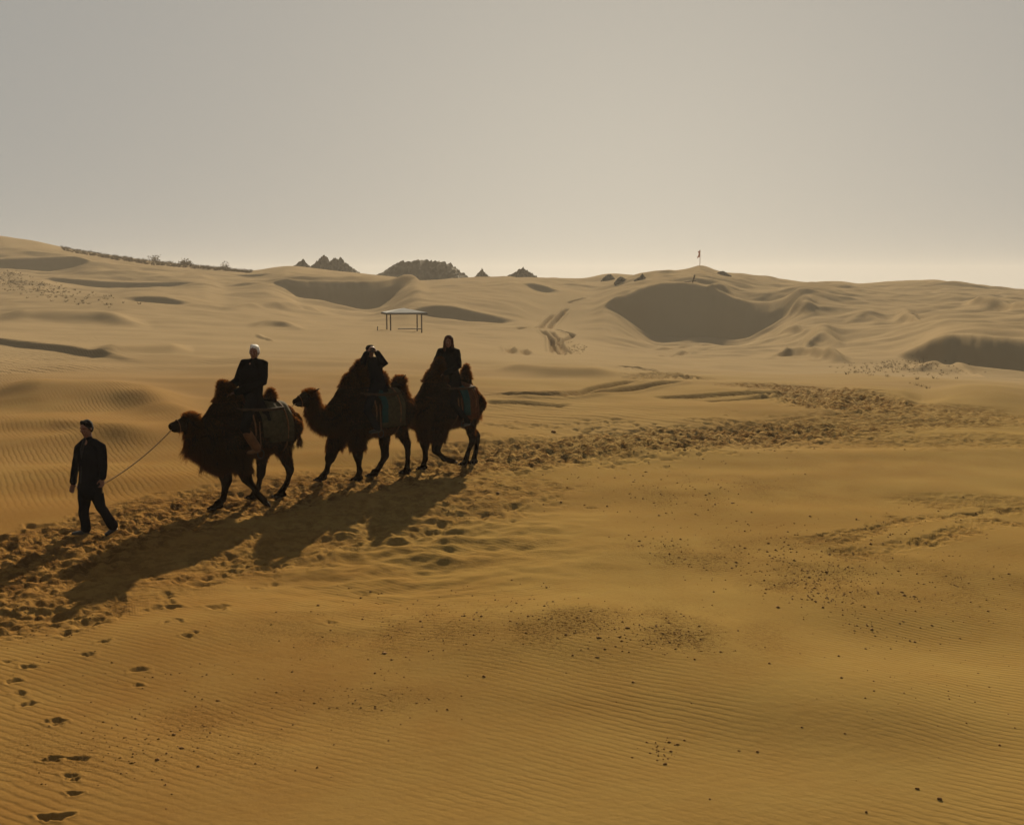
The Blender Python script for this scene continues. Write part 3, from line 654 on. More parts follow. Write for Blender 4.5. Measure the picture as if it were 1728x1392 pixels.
        belly = (m_[:, 2] < 1.0) & (m_[:, 2] > .8) & (n_[:, 2] < -.3); L[belly] = .08; W[belly] = 1.6; D[belly] = [0, 0, -1]
        return L, W, D
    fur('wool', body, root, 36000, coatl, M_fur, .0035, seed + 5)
    # halter
    ring = []
    for k in range(17):
        an = 2 * math.pi * k / 16; ring.append(poll.lerp(muz, .72) + sd_ * math.cos(an) * .090 + upp * (math.sin(an) * .108 - .018))
    tube_curve('halter', ring, .008, M_khaki, root)
    K.muz = muz - upp * .03; K.poll = poll; K.root = root; K.up = upp; K.hd = hd
    return K

c1 = camel((440, 849), 43, 'front camel led by the walking man, its neck mane glowing and hump tip flopped',
    dict(poll=(322, 712), muzzle=(291, 720), throat=(336, 754), neckbase=(354, 776)),
    dict(FR=((382, 813), (377, 842), (366, 860), None), FL=((417, 808), (434, 832), (443, 842), .26), HR=((440, 800), (436, 822), (428, 842), None), HL=((490, 794), (484, 815), (474, 840), None)),
    (.53, 2.12, .12), (-.22, 1.96, -.03), 1, 1.35, 1.14)
c2 = camel((640, 806), 39, 'middle camel, with another camel head close behind its rear hump',
    dict(poll=(523, 670), muzzle=(499, 678), throat=(534, 700), neckbase=(556, 716)),
    dict(FR=((556, 774), (551, 795), (543, 812), None), FL=((604, 769), (607, 794), (604, 812), None), HR=((650, 771), (637, 793), (630, 805), None), HL=((688, 752), (688, 779), (686, 799), None)),
    (.46, 2.26, -.08), (-.10, 2.04, -.02), 2, 1.0, .86)
c3 = camel((766, 787), 50, 'last camel of the caravan with one foreleg lifted and bent under it',
    dict(poll=(674, 648), muzzle=(659, 665), throat=(686, 688), neckbase=(696, 706)),
    dict(FR=((717, 753), (718, 775), (714, 793), None), FL=((736, 761), (750, 774), (759, 777), .22), HR=((806, 738), (803, 762), (799, 783), None), HL=((797, 745), (789, 765), (785, 785), None)),
    (.48, 2.24, -.08), (-.36, 2.08, -.03), 3, .8, .74)

# ------------------------------------------------------------------ saddles
def saddle(K, label, m_main, m_trim, drop, seed, bx, tx):
    root = empty('saddle', K.base, K.rz); tag(root, label, 'saddle', 'saddles on the camels')
    def cloth(name, x0, x1, z1, mtl, off, side=0, r0=.385):
        nx, na = 10, 26; V = []; F_ = []
        for i in range(nx + 1):
            x = x0 + (x1 - x0) * i / nx
            for j in range(na + 1):
                q = -1 + 2 * j / na; an = q * 1.5
                ry = r0 + off; y = math.sin(min(max(an, -1.25), 1.25)) * ry; z = 1.30 + math.cos(an) * (.405 + off)
                if abs(an) > 1.1:
                    e = (abs(an) - 1.1) / .4; z = z * (1 - e) + z1 * e; y = math.copysign(ry * (.96 + .05 * e), an)
                w = .012 * mnoise.noise(Vector((x * 7, y * 6, z * 5 + seed)))
                V.append((x + .02 * mnoise.noise(Vector((y * 5, z * 5, seed))), y + w * 2, z + w))
        for i in range(nx):
            for j in range(na):
                a = i * (na + 1) + j; F_.append((a, a + 1, a + na + 2, a + na + 1))
        me = bpy.data.meshes.new(name); me.from_pydata(V, [], F_); o = link_mesh(name, me, mtl, root)
        s = o.modifiers.new('s', 'SOLIDIFY'); s.thickness = .018; s.offset = 1; return o
    cloth('blanket', *bx, drop, m_main, .025); cloth('saddle_cloth', *tx, drop + .10, m_trim, .05)
    for x in (bx[0] + .12, .30):
        g = Blob(); pts = [((x, math.sin(t) * .43, 1.28 + math.cos(t) * .46), .014) for t in np.linspace(0, 2 * math.pi, 21)]; g.chain(pts, seg=8)
        me = bpy.data.meshes.new('girth_strap'); me.from_pydata([tuple(v) for v in g.v], [], g.f); link_mesh('girth_strap', me, M_khaki, root)
    for s in (-1, 1):
        tube_curve('side_bar', [(-.3, s * .30, 1.64), (.0, s * .33, 1.63), (.46, s * .30, 1.66)], .026, M_wood, root)
        st = [(.24, s * .44, 1.45), (.26, s * .50, 1.1), (.27, s * .51, .98)]; tube_curve('stirrup_strap', st, .009, M_khaki, root)
        ring = [(.27 + .06 * math.cos(t), s * .51, .93 + .07 * math.sin(t)) for t in np.linspace(0, 2 * math.pi, 14)]; tube_curve('stirrup', ring, .008, M_shoe, root)
    tube_curve('peg', [(.60, -.34, 1.80), (.50, .0, 1.70), (.46, .30, 1.66)], .016, M_wood, root)
    return root
saddle(c1, 'olive blanket saddle on the front camel under the white-haired rider', M_olive, M_olive, 1.08, 1, (-.44, .04), (-.20, .16))
saddle(c2, 'saddle with teal cloth on the middle camel under the rider with a camera', M_olive, M_teal, 1.02, 2, (-.36, .16), (.04, .17))
saddle(c3, 'saddle with dark teal cloth on the last camel under the hooded rider', M_redb, M_teal, 1.0, 3, (-.34, .16), (-.05, .15))

# ------------------------------------------------------------------ people
def finger_hand(B, wrist, direction, palm_n, side, curl=.5, s=1.0):
    """palm, four fingers of different lengths and a thumb, curling towards palm_n"""
    d = direction.normalized(); n_ = (palm_n - d * palm_n.dot(d)).normalized(); w = d.cross(n_).normalized() * side
    B.chain([(wrist, (.024 * s, .019 * s)), (wrist + d * .05 * s, (.038 * s, .016 * s)), (wrist + d * .085 * s, (.040 * s, .014 * s))], up=n_)
    for k, (o, ln) in enumerate(((.030, .070), (.010, .080), (-.011, .074), (-.031, .058))):
        p = wrist + d * .09 * s + w * o * s; q = [p]; dd = d.copy()
        for j in range(3):
            dd = (dd * math.cos(curl * .9) + n_ * math.sin(curl * .9)).normalized() if j else (dd * math.cos(curl * .5) + n_ * math.sin(curl * .5)).normalized()
            n2 = n_ - dd * n_.dot(dd); q.append(q[-1] + dd * ln * s * (.42, .32, .26)[j])
        B.chain([(q[0], .0095 * s), (q[1], .009 * s), (q[2], .0085 * s), (q[3], .007 * s)], seg=8)
    p = wrist + d * .03 * s + w * .032 * s; t1 = p + (d * .6 + w * .7 + n_ * .3).normalized() * .042 * s; t2 = t1 + (d * .8 + w * .1 + n_ * .5).normalized() * .035 * s
    B.chain([(p, .014 * s), (t1, .011 * s), (t2, .009 * s)], seg=8)

def person(root, J, style):
    """J: joints in root space"""
    g = {k: Vector(v) for k, v in J.items()}
    fd = g['face'].normalized(); ub = (g['head'] - g['neck']).normalized(); sdv = fd.cross(ub).normalized(); ub = sdv.cross(fd).normalized()
    rot = Matrix((sdv, fd, ub)).transposed()
    B = Blob(); h = g['head']
    B.ball(h + ub * .025 - fd * .012, (.076, .096, .092), rot); B.ball(h - ub * .045 + fd * .022, (.056, .066, .068), rot)
    B.ball(h - ub * .092 + fd * .058, (.026, .024, .022), rot)                                        # chin
    B.chain([(h + fd * .082 + ub * .012, .009), (h + fd * .104 - ub * .026, .014)], seg=8)                # nose
    for s in (-1, 1):
        B.ball(h + sdv * s * .080 - ub * .006 - fd * .006, (.011, .020, .032), rot)
        B.chain([(h + fd * .084 + ub * .026 + sdv * s * .014, .009), (h + fd * .070 + ub * .026 + sdv * s * .048, .009)], seg=8)   # brow
        B.ball(h + fd * .068 - ub * .022 + sdv * s * .040, .018)                                      # cheek
    B.chain([(h + fd * .086 - ub * .058 - sdv * .018, .008), (h + fd * .086 - ub * .058 + sdv * .018, .008)], seg=8)             # lips
    B.chain([(h - ub * .06 - fd * .02, .052), (g['neck'], .056), (g['neck'].lerp(g['chest'], .3), .09), (g['chest'], (.14, .10)), (g['pelvis'], (.13, .10))], up=fd)
    for s in 'LR':
        B.chain([(g['neck'].lerp(g['chest'], .3), .05), (g['sh' + s], .045), (g['el' + s], .038), (g['wr' + s], .026)], up=g['body'], seg=10)
        hd_ = (g['wr' + s] - g['el' + s]).normalized(); finger_hand(B, g['wr' + s], g.get('hd' + s, hd_), g.get('pn' + s, Vector((0, 0, -1)) + fd * .3), 1 if s == 'L' else -1, style.get('curl' + s, .6))
        B.chain([(g['pelvis'], .08), (g['hip' + s], .07), (g['kn' + s], .045), (g['an' + s], .035)], up=g['body'], seg=10)
    B.build('body', M_skin, root, .0090, 2)
    # jacket
    W = style.get('width', 1.0); T = Blob()
    T.chain([(g['neck'] - ub * .01, (.075, .068)), (g['neck'].lerp(g['chest'], .45), (.15 * W, .10)), (g['chest'], (.19 * W, .135)), (g['chest'].lerp(g['pelvis'], .55), (.185 * W, .135)), (g['pelvis'], (.19 * W, .145)), (g['hem'], (style.get('hem', .2) * W, .155))], up=g['body'])
    for s in 'LR':
        a = g['wr' + s].lerp(g['el' + s], .08)
        T.chain([(g['neck'].lerp(g['sh' + s], .35) - ub * .02, .075), (g['sh' + s], .078 * W), (g['sh' + s].lerp(g['el' + s], .5), .068 * W), (g['el' + s], .060 * W), (a.lerp(g['el' + s], .4), .056 * W), (a, .05 * W)], up=g['body'])
    T.build('jacket', style['jacket'], root, .013, 2, .014, 7, (1, 1, .6))
    if style.get('shirt'):
        S = Blob(); fb = g['body'].normalized(); c = g['chest'] + fb * .118
        S.chain([(g['neck'] + fb * .055, (.03, .02)), (c + Vector((0, 0, .08)), (.035, .02)), (c - Vector((0, 0, .12)), (.028, .022)), (g['pelvis'] + fb * .13, (.025, .02))], up=fb); S.build('shirt', style['shirt'], root, .009, 1)
    P_ = Blob()
    P_.chain([(g['pelvis'] + Vector((0, 0, .05)), (.16, .12)), (g['pelvis'] - Vector((0, 0, .05)), (.165, .125))], up=g['body'])
    for s in 'LR':
        P_.chain([(g['hip' + s] + Vector((0, 0, .03)), .105), (g['hip' + s].lerp(g['kn' + s], .5), .095), (g['kn' + s], .074), (g['kn' + s].lerp(g['an' + s], .5), .068), (g['an' + s], style.get('cuff', .064))], up=g['body'])
    P_.build('trousers', style['trousers'], root, .013, 2, .013, 8, (1, 1, .6))
    for s in 'LR':
        Q = Blob(); a = g['an' + s]; t = g['toe' + s]; dd = (t - a); heel = a + Vector((0, 0, -.05)) - Vector((dd.x, dd.y, 0)).normalized() * .04 if style.get('flatfoot' + s, True) else a - dd.normalized() * .02
        Q.chain([(a, .044), (heel, .040), (heel.lerp(t, .55), (.042, .036)), (t, (.042, .026))]); Q.build('boot' if style.get('boot') else 'shoe', style['shoe'], root, .010, 2)
        if style.get('boot'):
            Q = Blob(); Q.chain([(g['kn' + s].lerp(a, .30), .082), (g['kn' + s].lerp(a, .65), .080), (a, .072)]); Q.build('gaiter', style['boot'], root, .012, 2, .006, 9)
    # hair, cap or hood
    Hh = Blob(); hs = style['hair']
    if hs == 'short':
        Hh.ball(h + ub * .042 - fd * .022, (.083, .098, .088), rot); Hh.ball(h - fd * .052 - ub * .005, (.078, .060, .078), rot)
        for s in (-1, 1): Hh.ball(h + sdv * s * .072 + ub * .01 - fd * .01, (.016, .04, .045), rot)
        Hh.chain([(h + ub * .088 + fd * .035 - sdv * .045, .026), (h + ub * .10 + fd * .03 + sdv * .03, .030)])
    elif hs == 'cap':
        Hh.ball(h + ub * .055 - fd * .012, (.088, .106, .070), rot); Hh.chain([(h + ub * .055 + fd * .08, (.06, .012)), (h + ub * .045 + fd * .145, (.055, .009))])
        Hh.ball(h - fd * .055 - ub * .0, (.070, .05, .06), rot)
    else:
        Hh.ball(h + ub * .035 - fd * .028, (.098, .105, .108), rot); Hh.chain([(h - fd * .05, (.098, .075)), (h - ub * .11 - fd * .035, (.108, .085)), (g['neck'] - ub * .03 - fd * .04, (.13, .09))], up=fd)
        for s in (-1, 1): Hh.chain([(h + sdv * s * .072 + ub * .02, .032), (h + sdv * s * .082 - ub * .10 + fd * .03, .036), (h + sdv * s * .075 - ub * .17 + fd * .04, .03)])
    Hh.build({'short': 'hair', 'cap': 'cap', 'hood': 'hood'}[hs], style['hairmat'], root, .010, 2, .006, 16)

def rider(K, label, head_px, look, style, x=.14, arms=None, kn=(.50, .40, 1.36), an=(.34, .50, 1.04), lean=0.0):
    root = empty('person', K.world((x, 0, 1.74)), K.rz); tag(root, label, 'person', 'riders on the camels')
    hp = K.J(head_px[0], head_px[1], 0.0); o = Vector((x, 0, 1.74))
    J = {}
    hp = hp - o; hp.y += lean; J['head'] = hp; pel = Vector((0, 0, .12)); J['pelvis'] = pel
    nk = hp - Vector((0, 0, .13)); nk.x *= .93; J['neck'] = nk; J['chest'] = nk.lerp(pel, .42) + Vector((.0, 0, 0))
    lk = Vector((look[0], look[1], 0)).normalized(); wl = Vector((lk.dot(K.F), lk.dot(K.L), look[2] if len(look) > 2 else 0)); J['face'] = wl
    bd = (Vector((1, 0, 0)) * (1 - style.get('twist', .4)) + Vector((wl.x, wl.y, 0)) * style.get('twist', .4)).normalized(); J['body'] = bd; lf = Vector((-bd.y, bd.x, 0))
    J['hem'] = Vector((-.02, 0, style.get('hemz', .0)))
    for s, sg in (('L', 1), ('R', -1)):
        J['sh' + s] = nk + lf * sg * .185 - Vector((0, 0, .075)); J['hip' + s] = Vector((.04, sg * .13, .05))
        J['kn' + s] = Vector((kn[0], sg * kn[1], kn[2])) - o; J['an' + s] = Vector((an[0], sg * an[1], an[2])) - o; J['toe' + s] = J['an' + s] + Vector((.16, sg * .02, -.06))
        J['el' + s] = J['sh' + s] + bd * .10 + lf * sg * .10 - Vector((0, 0, .27)); J['wr' + s] = Vector((.36, sg * .13, .20)) if not arms else Vector((.34, sg * .1, .34))
    if arms: arms(J, K, o, bd, lf, wl)
    person(root, J, style); return root, J, o

TOCAM = (0.25, -1.0)
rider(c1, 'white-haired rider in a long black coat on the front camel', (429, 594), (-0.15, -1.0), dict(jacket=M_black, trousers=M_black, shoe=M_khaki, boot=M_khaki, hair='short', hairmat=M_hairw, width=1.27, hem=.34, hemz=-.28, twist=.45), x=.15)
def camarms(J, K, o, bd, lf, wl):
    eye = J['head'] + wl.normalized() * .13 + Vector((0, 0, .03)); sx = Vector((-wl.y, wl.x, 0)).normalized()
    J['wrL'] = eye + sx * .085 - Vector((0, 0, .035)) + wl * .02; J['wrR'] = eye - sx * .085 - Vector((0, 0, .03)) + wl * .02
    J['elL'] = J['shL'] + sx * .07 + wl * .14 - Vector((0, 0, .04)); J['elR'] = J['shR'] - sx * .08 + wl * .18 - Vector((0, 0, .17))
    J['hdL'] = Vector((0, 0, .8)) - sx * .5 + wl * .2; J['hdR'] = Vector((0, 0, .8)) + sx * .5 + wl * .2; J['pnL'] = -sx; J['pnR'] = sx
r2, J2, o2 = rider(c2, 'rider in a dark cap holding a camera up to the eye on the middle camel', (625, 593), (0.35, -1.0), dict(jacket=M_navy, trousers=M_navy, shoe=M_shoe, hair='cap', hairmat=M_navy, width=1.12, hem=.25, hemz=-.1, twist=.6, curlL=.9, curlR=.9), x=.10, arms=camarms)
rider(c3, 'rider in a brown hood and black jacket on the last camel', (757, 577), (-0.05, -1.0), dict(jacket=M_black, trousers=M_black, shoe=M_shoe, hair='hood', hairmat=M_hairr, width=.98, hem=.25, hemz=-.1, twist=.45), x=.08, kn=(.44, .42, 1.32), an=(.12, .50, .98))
# camera held by the middle rider
wl = J2['face'].normalized(); eye = J2['head'] + wl * .14 + Vector((0, 0, .03)); sx = Vector((-wl.y, wl.x, 0)).normalized(); upv = Vector((0, 0, 1))
cr = empty('camera', c2.world(o2 + eye), c2.rz + math.atan2(wl.y, wl.x)); tag(cr, 'small black camera held to the eye of the rider on the middle camel', 'camera')
def boxmesh(name, s, c, m, parent, bev=.0):
    x, y, z = [q / 2 for q in s]; V = [(c[0] + i * x, c[1] + j * y, c[2] + k * z) for i in (-1, 1) for j in (-1, 1) for k in (-1, 1)]
    me = bpy.data.meshes.new(name); me.from_pydata(V, [], [(0, 1, 3, 2), (4, 6, 7, 5), (0, 4, 5, 1), (2, 3, 7, 6), (0, 2, 6, 4), (1, 5, 7, 3)])
    o = link_mesh(name, me, m, parent, smooth=False)
    if bev: b = o.modifiers.new('b', 'BEVEL'); b.width = bev; b.segments = 2
    return o
M_cam = mat('camera_plastic', (.015, .015, .016), .4, .4); M_sil = mat('silver_trim', (.6, .6, .6), .3, .5, metallic=.8)
boxmesh('camera_body', (.04, .115, .075), (0, 0, 0), M_cam, cr, .006); boxmesh('viewfinder', (.035, .035, .02), (0, 0, .047), M_sil, cr, .003)
tube_curve('lens', [(.02, 0, -.004), (.06, 0, -.004)], .028, M_cam, cr, 16)

# the walking camel leader
wb = hit1(150, 905); rzw = math.atan2(-.62, -.78); wroot = empty('person', wb, rzw)
tag(wroot, 'black-haired man on foot in a dark open jacket leading the camels by a rope', 'person')
KW = Local(wb, 0); KW.F = Vector((math.cos(rzw), math.sin(rzw), 0)); KW.L = Vector((-math.sin(rzw), math.cos(rzw), 0)); KW.rz = rzw
def W(u, v, yl): return KW.J(u, v, yl)
fl = KW.loc(hit1(143, 903)); fr = KW.loc(hit1(194, 897))
Jw = dict(head=W(145.5, 723, 0), neck=W(149, 740, 0), chest=W(151, 765, 0), pelvis=W(151, 812, 0), hem=W(151, 824, 0), face=(.85, .5, -.14), body=(1, .25, 0),
          shL=W(171, 755, .19), shR=W(133, 757, -.19), elL=W(174, 783, .26), elR=W(128, 786, -.27), wrL=W(173, 807, .27), wrR=W(123.5, 814, -.26),
          hipL=W(158, 818, .10), hipR=W(144, 818, -.10), knL=W(170, 856, .10), knR=W(141, 863, -.10), anL=W(190, 886, .10), anR=W(145, 896, -.10))
Jw['toeL'] = Jw['anL'] + Vector((.10, 0, -.13)); Jw['toeR'] = Jw['anR'] + Vector((.17, -.02, -.07))
Jw['anR'].z = max(fl.z + .09, Jw['anR'].z); Jw['toeR'].z = fl.z + .03
person(wroot, Jw, dict(jacket=M_navy, shirt=M_shirt, trousers=M_navy, shoe=M_shoe, hair='short', hairmat=M_hairb, width=1.0, hem=.205, curlL=1.1, curlR=.5, cuff=.078))

# ------------------------------------------------------------------ ropes
def sag(a, b, s, n_=22): return [a.lerp(b, t) - Vector((0, 0, s * 4 * t * (1 - t))) for t in np.linspace(0, 1, n_)]
hand = KW.world(Jw['wrL'] + (Jw['wrL'] - Jw['elL']).normalized() * .09)
m1 = c1.world(c1.muz)
tag(tube_curve('lead_rope', [hand + Vector((.0, 0, -.12))] + sag(hand, m1, .07), .010, M_rope), 'thin tan lead rope from the walking man to the muzzle of the front camel', 'rope')
tag(tube_curve('tether_rope', sag(c1.world((-.30, .05, 1.66)), c2.world(c2.muz), .06), .008, M_rope), 'tether rope from the front saddle to the muzzle of the middle camel', 'rope')
tag(tube_curve('tether_rope', sag(c2.world((-.30, .05, 1.66)), c3.world(c3.muz), .08), .008, M_rope), 'tether rope from the middle saddle to the muzzle of the last camel', 'rope')

# ------------------------------------------------------------------ shade pavilion
M_roof = mat('pale_blue_sheet_roof', (.085, .098, .115), .9, .1, .12, 2); M_post = mat('brown_post', (.06, .038, .02), .8, .1, .3, 5)
pb = hit1(682, 559); pav = empty('pavilion', pb, R(14)); tag(pav, 'open shade pavilion with a low pale pyramid roof on thin brown posts', 'pavilion')
sc = pb.y / FPX; hw = 26 * sc; ph = 30 * sc
for (sx_, sy_) in ((-1, -1), (1, -1), (-1, 1), (1, 1)):
    x, y = sx_ * hw, sy_ * hw * .9; wx = pb.x + x * math.cos(R(14)) - y * math.sin(R(14)); wy = pb.y + x * math.sin(R(14)) + y * math.cos(R(14))
    g0 = float(height(np.array([wx]), np.array([wy]))[0]) - pb.z
    tube_curve('post', [(x, y, g0 - .1), (x, y, ph)], .075, M_post, pav, 10)
ov = 34 * sc
V = [(0, 0, ph + 9 * sc)]; 
for (a, b) in ((-1, -1), (1, -1), (1, 1), (-1, 1)): V.append((a * ov, b * ov * .9, ph + .12))
for (a, b) in ((-1, -1), (1, -1), (1, 1), (-1, 1)): V.append((a * ov, b * ov * .9, ph + .02))
for k, (a, b) in enumerate(((1, 2), (2, 3), (3, 4), (4, 1))):
    q = [Vector(V[0]), Vector(V[a]), Vector(V[b])]; lo = [p - Vector((0, 0, .06)) for p in q]
    me = bpy.data.meshes.new('roof_panel'); me.from_pydata([tuple(p) for p in q + lo], [], [(0, 1, 2), (5, 4, 3), (0, 3, 4, 1), (1, 4, 5, 2), (2, 5, 3, 0)]); link_mesh('roof_panel', me, M_roof, pav, smooth=False)
for (x0, y0, x1, y1) in ((-1, -1, 1, -1), (1, -1, 1, 1), (1, 1, -1, 1), (-1, 1, -1, -1)):
    tube_curve('eave_beam', [(x0 * ov, y0 * ov * .9, ph - .02), (x1 * ov, y1 * ov * .9, ph - .02)], .07, M_post, pav, 8)
for (x0, x1) in ((0, 1), ): boxmesh('bench', (hw * 1.5, .35, .10), (hw * .25, -hw * .7, .30), M_post, pav, .01)
sp_ = hit1(637, 558); tag(tube_curve('short_stake', [sp_ - Vector((0, 0, .1)), sp_ + Vector((0.02, 0, .4))], .05, M_post), 'short dark stake in the sand left of the pavilion', 'stake')

# ------------------------------------------------------------------ flagpole on the dune top, marker post on the crest
fp = hit1(1181, 449.5); D_ = fp.y; hgt = 27 * D_ / FPX
fr_ = empty('flagpole', fp); tag(fr_, 'thin flagpole with a small limp red flag on the dune top', 'flagpole')
tube_curve('pole', [(0, 0, -.3), (0, 0, hgt)], .07, mat('pale_pole', (.5, .36, .3), .7, .2), fr_)
Vf = []; Ff = []
for i in range(7):
    for j in range(9):
        s = i / 6; t = j / 8; x = -.05 - s * (.45 - .15 * math.sin(t * 5)) ; Vf.append((x, .12 * math.sin(s * 9 + t * 3), hgt - .05 - t * 1.5 - s * .35))
for i in range(6):
    for j in range(8): a = i * 9 + j; Ff.append((a, a + 1, a + 10, a + 9))
me = bpy.data.meshes.new('flag'); me.from_pydata(Vf, [], Ff); link_mesh('flag', me, mat('faded_red_flag', (.16, .05, .035), .8, .1, .2, trans=.2), fr_)
mp = hit1(1169, 477); k_ = mp.y / FPX
mr = empty('marker_post', mp); tag(mr, 'dark leaning post standing at the crest of the big shaded dune', 'post')
tube_curve('post', [(-.1, 0, -.3), (3 * k_, 0, 12 * k_)], .13, M_post, mr); tube_curve('shadow_bar', [(-14 * k_, .2, .05), (-5 * k_, .1, .22), (5 * k_, 0, .30)], .10, M_post, mr)  # low dark bar modelled in place of a shadow line on the sand

# ------------------------------------------------------------------ rock hills beyond the dunes
M_rock = mat('dark_rock', (.028, .024, .018), .95, .1, .45, .35, bump=.6, bscale=1.5)
def rock(outline, D, label, depth=None, rough=1.0, seed=0, name='rock_hill', cat='rock hill', group='dark rock hills beyond the dunes'):
    u = np.array([p[0] for p in outline], float); v = np.array([p[1] for p in outline], float)
    if D > 300: D = D * .88 + 4
    else:
        q_ = hit1(float(np.mean(u)), float(v.max()) - 1.5); D = q_.y + .8
    X, _, Zt = at(u, v, D); zb = float(at(np.mean(u), v.max(), D)[2]); w = X.max() - X.min(); cx = (X.max() + X.min()) / 2
    dep = depth or w * .42; n_x = 64; n_y = 36; xs = np.linspace(X.min(), X.max(), n_x); prof = np.interp(xs, X, Zt) - zb; gx, gy = np.meshgrid(xs - cx, np.linspace(-1, 1, n_y) * dep, indexing='ij')
    fall = np.clip(1 - np.abs(gy / dep), 0, 1) ** .85; px = prof[:, None]; rel = np.maximum(px, 0)
    nz = np.abs(fbm(gx / w * 9 + seed * 3.1, gy / w * 9, 5, seed)); nz2 = fbm(gx / w * 26, gy / w * 26, 3, seed + 9)
    z = rel * fall * (1 - .55 * nz * rough * (1 - fall * .7)) + (nz2 * .13 - .04) * rel.max() * (fall > .02) * rough
    z = z - 2.5 * (1 - np.clip(rel / (rel.max() * .08 + 1e-6), 0, 1)) - .02
    z = np.where(fall < .03, -6, z)
    nxs = gx + nz2 * w * .012 * rough
    V = np.stack([nxs, gy, z], 2).reshape(-1, 3); a = (np.arange(n_x - 1)[:, None] * n_y + np.arange(n_y - 1)[None, :]).ravel(); F_ = np.stack([a, a + n_y, a + n_y + 1, a + 1], 1)
    o = link_mesh(name, mesh_np(name, V, F_), M_rock, smooth=False); o.location = (cx, D, zb); return tag(o, label, cat, group)
rock([(494, 450), (500, 446), (504, 441), (508, 440), (511, 435), (514, 439), (518, 445), (524, 450)], 345, 'smallest left dark rock spike left of the twin peaks', seed=1)
rock([(522, 452), (530, 443), (538, 436), (543, 431), (545, 428), (548, 429), (551, 434), (556, 439), (560, 435), (566, 434), (570, 436), (573, 431), (577, 436), (585, 444), (594, 451), (606, 461)], 350, 'jagged dark rock hill with two sharp peaks, left of the broad hill', seed=2)
rock([(630, 464), (648, 457), (660, 448), (674, 440), (684, 438), (694, 439), (700, 436), (710, 435), (720, 437), (728, 440), (736, 437), (746, 438), (755, 441), (760, 441), (766, 449), (774, 455), (782, 462), (796, 472)], 350, 'broadest dark rock hill with a rounded lumpy top in the middle of the skyline', seed=3)
rock([(796, 473), (802, 465), (808, 459), (811, 455), (813, 451), (816, 456), (821, 462), (828, 468), (834, 474)], 345, 'single pointed dark rock peak right of the broad hill', seed=4)
rock([(845, 473), (858, 464), (868, 459), (876, 453), (882, 451), (888, 453), (895, 459), (903, 464), (912, 472)], 345, 'low dark rock pyramid right of the single pointed peak', seed=5)
rock([(1013, 475), (1018, 468), (1024, 463), (1030, 461), (1036, 468), (1040, 474)], 277, 'small dark rock left in the gap beside the big dune', seed=6, group='small rocks in the dune gap')
rock([(1037, 476), (1042, 469), (1047, 466), (1051, 467), (1055, 470), (1060, 472), (1064, 477)], 276, 'low dark rock in the middle of the gap beside the big dune', seed=7, group='small rocks in the dune gap')
rock([(1068, 474), (1074, 470), (1080, 466), (1084, 460), (1087, 465), (1092, 472)], 275, 'pointed dark rock just left of the big dune crest', seed=8, group='small rocks in the dune gap')
rock([(1204, 465), (1210, 460), (1216, 457), (1222, 457), (1227, 461), (1233, 465)], 262, 'dark rounded rock on the dune top right of the flagpole', seed=9, group='small rocks in the dune gap')

# ------------------------------------------------------------------ dry plants and clods
M_shrub = mat('dry_shrub', (.09, .06, .03), .9, .05, .4, 3); M_clod = mat('dark_clod', (.15, .08, .028), .95, .05, .3, 10)
def tufts(name, pts, hgt, blades, spread, label, cat=None, kind='stuff', seed=0):
    g = np.random.default_rng(seed); V = []; F_ = []
    for p in pts:
        hh = hgt * g.uniform(.5, 1.3)
        for _ in range(blades):
            a = g.uniform(0, 6.28); r0 = spread * g.uniform(0, .5) * hh; bx = p[0] + math.cos(a) * r0; by = p[1] + math.sin(a) * r0; t = g.uniform(.1, .9) * hh * spread; w = hh * .07
            s = len(V); V += [(bx - w, by, p[2] - .03), (bx + w, by + w * .4, p[2] - .03), (bx + math.cos(a) * t, by + math.sin(a) * t, p[2] + hh * g.uniform(.6, 1))]; F_.append((s, s + 1, s + 2))
    o = link_mesh(name, mesh_np(name, V, F_), M_shrub, smooth=False); tag(o, label, cat, kind=kind); return o
def scatter(n_, cu, cv, su, sv, tilt=0.0):
    a = rng.normal(0, 1, n_); u = cu + a * su; v = cv + rng.normal(0, 1, n_) * sv + a * su * tilt; X, Y, Zh = hit(u, v); return np.stack([X, Y, Zh], 1)
pl = np.concatenate([scatter(150, 1510, 617, 42, 5, -.05), scatter(50, 1560, 630, 40, 8), scatter(30, 1460, 624, 25, 4)])
tufts('dry_grass', pl, .15, 7, 1.0, 'scattered dry grass tufts at the foot of the right dark dune', 'grass', seed=1)
pl = np.concatenate([scatter(200, 45, 482, 40, 7, .18), scatter(80, 110, 498, 45, 6, .1), scatter(60, 10, 463, 18, 3)])
tufts('dry_grass', pl, .28, 7, 1.1, 'dry grass tufts on the pale flat below the left shaded dune', 'grass', seed=2)
u_ = rng.uniform(105, 425, 900); sk_v = np.interp(u_, [a for a, b in SKYL], [b for a, b in SKYL]); X, Y, Zh = hit(u_, sk_v + rng.uniform(1.0, 9, 900) * np.interp(u_, [105, 250, 425], [.9, 1, .5]))
tufts('scrub', np.stack([X, Y, Zh], 1), .55, 8, 1.1, 'low scrub covering the long left skyline slope', 'scrub', seed=3)
tufts('dry_grass', scatter(60, 975, 588, 9, 5), .13, 7, 1.0, 'thin dry grass patch beside the forked tyre tracks', 'grass', seed=4)
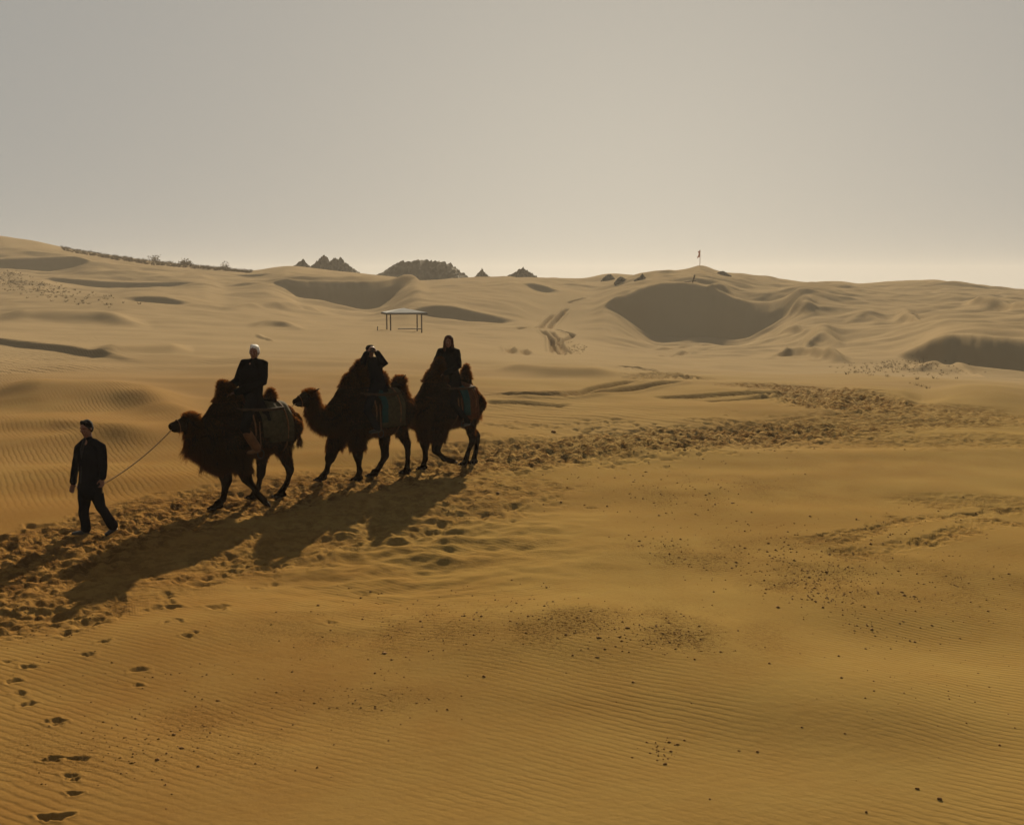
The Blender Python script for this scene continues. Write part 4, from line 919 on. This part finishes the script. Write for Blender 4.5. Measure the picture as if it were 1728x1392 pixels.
for k, (u, s_) in enumerate(((261, 1.3), (310, 1.1), (318, .9), (380, 1.2))):
    v = float(np.interp(u, [a for a, b in SKYL], [b for a, b in SKYL])); p = hit1(u, v + 2.0)
    r_ = empty('shrub', p); tag(r_, ['twiggy shrub on the left skyline slope, farthest left of four', 'twiggy shrub on the left skyline slope, second from the left', 'smallest twiggy shrub on the left skyline slope, third from the left', 'twiggy shrub farthest right on the left skyline slope'][k], 'shrub', 'shrubs on the left skyline')
    g = np.random.default_rng(k + 50); V = []; F_ = []
    for _ in range(160):
        c_ = g.normal(0, .45, 3) * s_; c_[2] = abs(c_[2]) + .15; q_ = g.normal(0, .16, (3, 3)); b0 = len(V); V += [tuple(c_ + x) for x in q_]; F_.append((b0, b0 + 1, b0 + 2))
    link_mesh('foliage', mesh_np('foliage', V, F_), M_shrub, r_, smooth=False)
    for _ in range(4): tube_curve('stem', [(0, 0, -.1), (g.normal(0, .15), g.normal(0, .15), .4), (g.normal(0, .4), g.normal(0, .4), .95 * s_)], .03, M_shrub, r_, 6)
# clods of sand and small stones
P = [scatter(500, 960, 1050, 120, 26, .08), scatter(320, 1120, 1070, 60, 14, .18), scatter(260, 700, 1060, 110, 30), scatter(520, 1330, 950, 90, 34, .12), scatter(420, 1400, 985, 45, 26, .1), scatter(120, 1120, 925, 35, 16, .35),
     scatter(260, 250, 1250, 90, 40), scatter(140, 600, 1180, 80, 18), scatter(160, 1600, 975, 70, 30), scatter(150, 1450, 900, 120, 24, -.15), scatter(160, 1150, 835, 80, 22), scatter(90, 1480, 1065, 60, 8, .25), scatter(160, 380, 1180, 160, 60),
     scatter(60, 1120, 1265, 18, 8), scatter(70, 900, 1150, 500, 110), scatter(300, 700, 840, 300, 26, -.12), scatter(300, 1150, 750, 160, 12, -.05), scatter(120, 60, 1060, 50, 30), scatter(180, 1560, 1080, 120, 90)]
P = np.concatenate(P); P = P[(P[:, 1] < 60) & (P[:, 1] > 6.5)]; P = P[rng.random(len(P)) < .8]
sz = rng.lognormal(math.log(.0080), .42, len(P)) * np.clip(P[:, 1] / 13, .8, 2.0); sz = np.minimum(sz, .03)
oc = np.array([(1, 0, 0), (0, 1, 0), (-1, 0, 0), (0, -1, 0), (0, 0, .8), (0, 0, -.6)], float); of = np.array([(0, 1, 4), (1, 2, 4), (2, 3, 4), (3, 0, 4), (1, 0, 5), (2, 1, 5), (3, 2, 5), (0, 3, 5)])
V = (oc[None] * (1 + rng.normal(0, .22, (len(P), 6, 3)))) * sz[:, None, None] * np.array([1.25, 1, .9]); an = rng.uniform(0, 6.28, len(P)); ca, sa = np.cos(an)[:, None], np.sin(an)[:, None]
V = np.stack([V[..., 0] * ca - V[..., 1] * sa, V[..., 0] * sa + V[..., 1] * ca, V[..., 2]], 2) + P[:, None, :] + (sz * .1)[:, None, None] * np.array([0, 0, 1.0])
F = (np.arange(len(P))[:, None, None] * 6 + of[None]).reshape(-1, 3)
tag(link_mesh('pebbles', mesh_np('pebbles', V.reshape(-1, 3), F), M_clod, smooth=False), 'dark pebbles and sand clods scattered over the foreground sand', 'pebbles', kind='stuff')
# the few single stones one can pick out
for k, (u, v, s_, lb) in enumerate(((1585, 1349, .017, 'dark stone near the bottom right corner, largest of its cluster'), (1548, 1331, .012, 'dark stone just up left of the largest bottom right stone'), (1461, 1370, .011, 'lone dark stone nearest the bottom edge on the right'),
                                    (1122, 1289, .011, 'dark stone beside a faint scatter of pebbles low in the middle'), (1198, 1348, .008, 'tiny lone dark stone at the bottom right of centre'), (933, 730, .06, 'dark clump lying on pale sand just behind the caravan'))):
    p = hit1(u, v); b = Blob(); g = random.Random(k)
    for _ in range(3): b.ball(Vector((g.uniform(-.6, .6) * s_, g.uniform(-.5, .5) * s_, s_ * .35)), (s_ * g.uniform(.7, 1.1), s_ * g.uniform(.6, .9), s_ * g.uniform(.5, .8)))
    o = b.build('stone', M_clod, None, s_ * .22, 1, s_ * .15, .6 / s_); o.location = p; tag(o, lb, 'stone', 'single stones on the foreground sand')

for o in PENDING: col.objects.link(o)
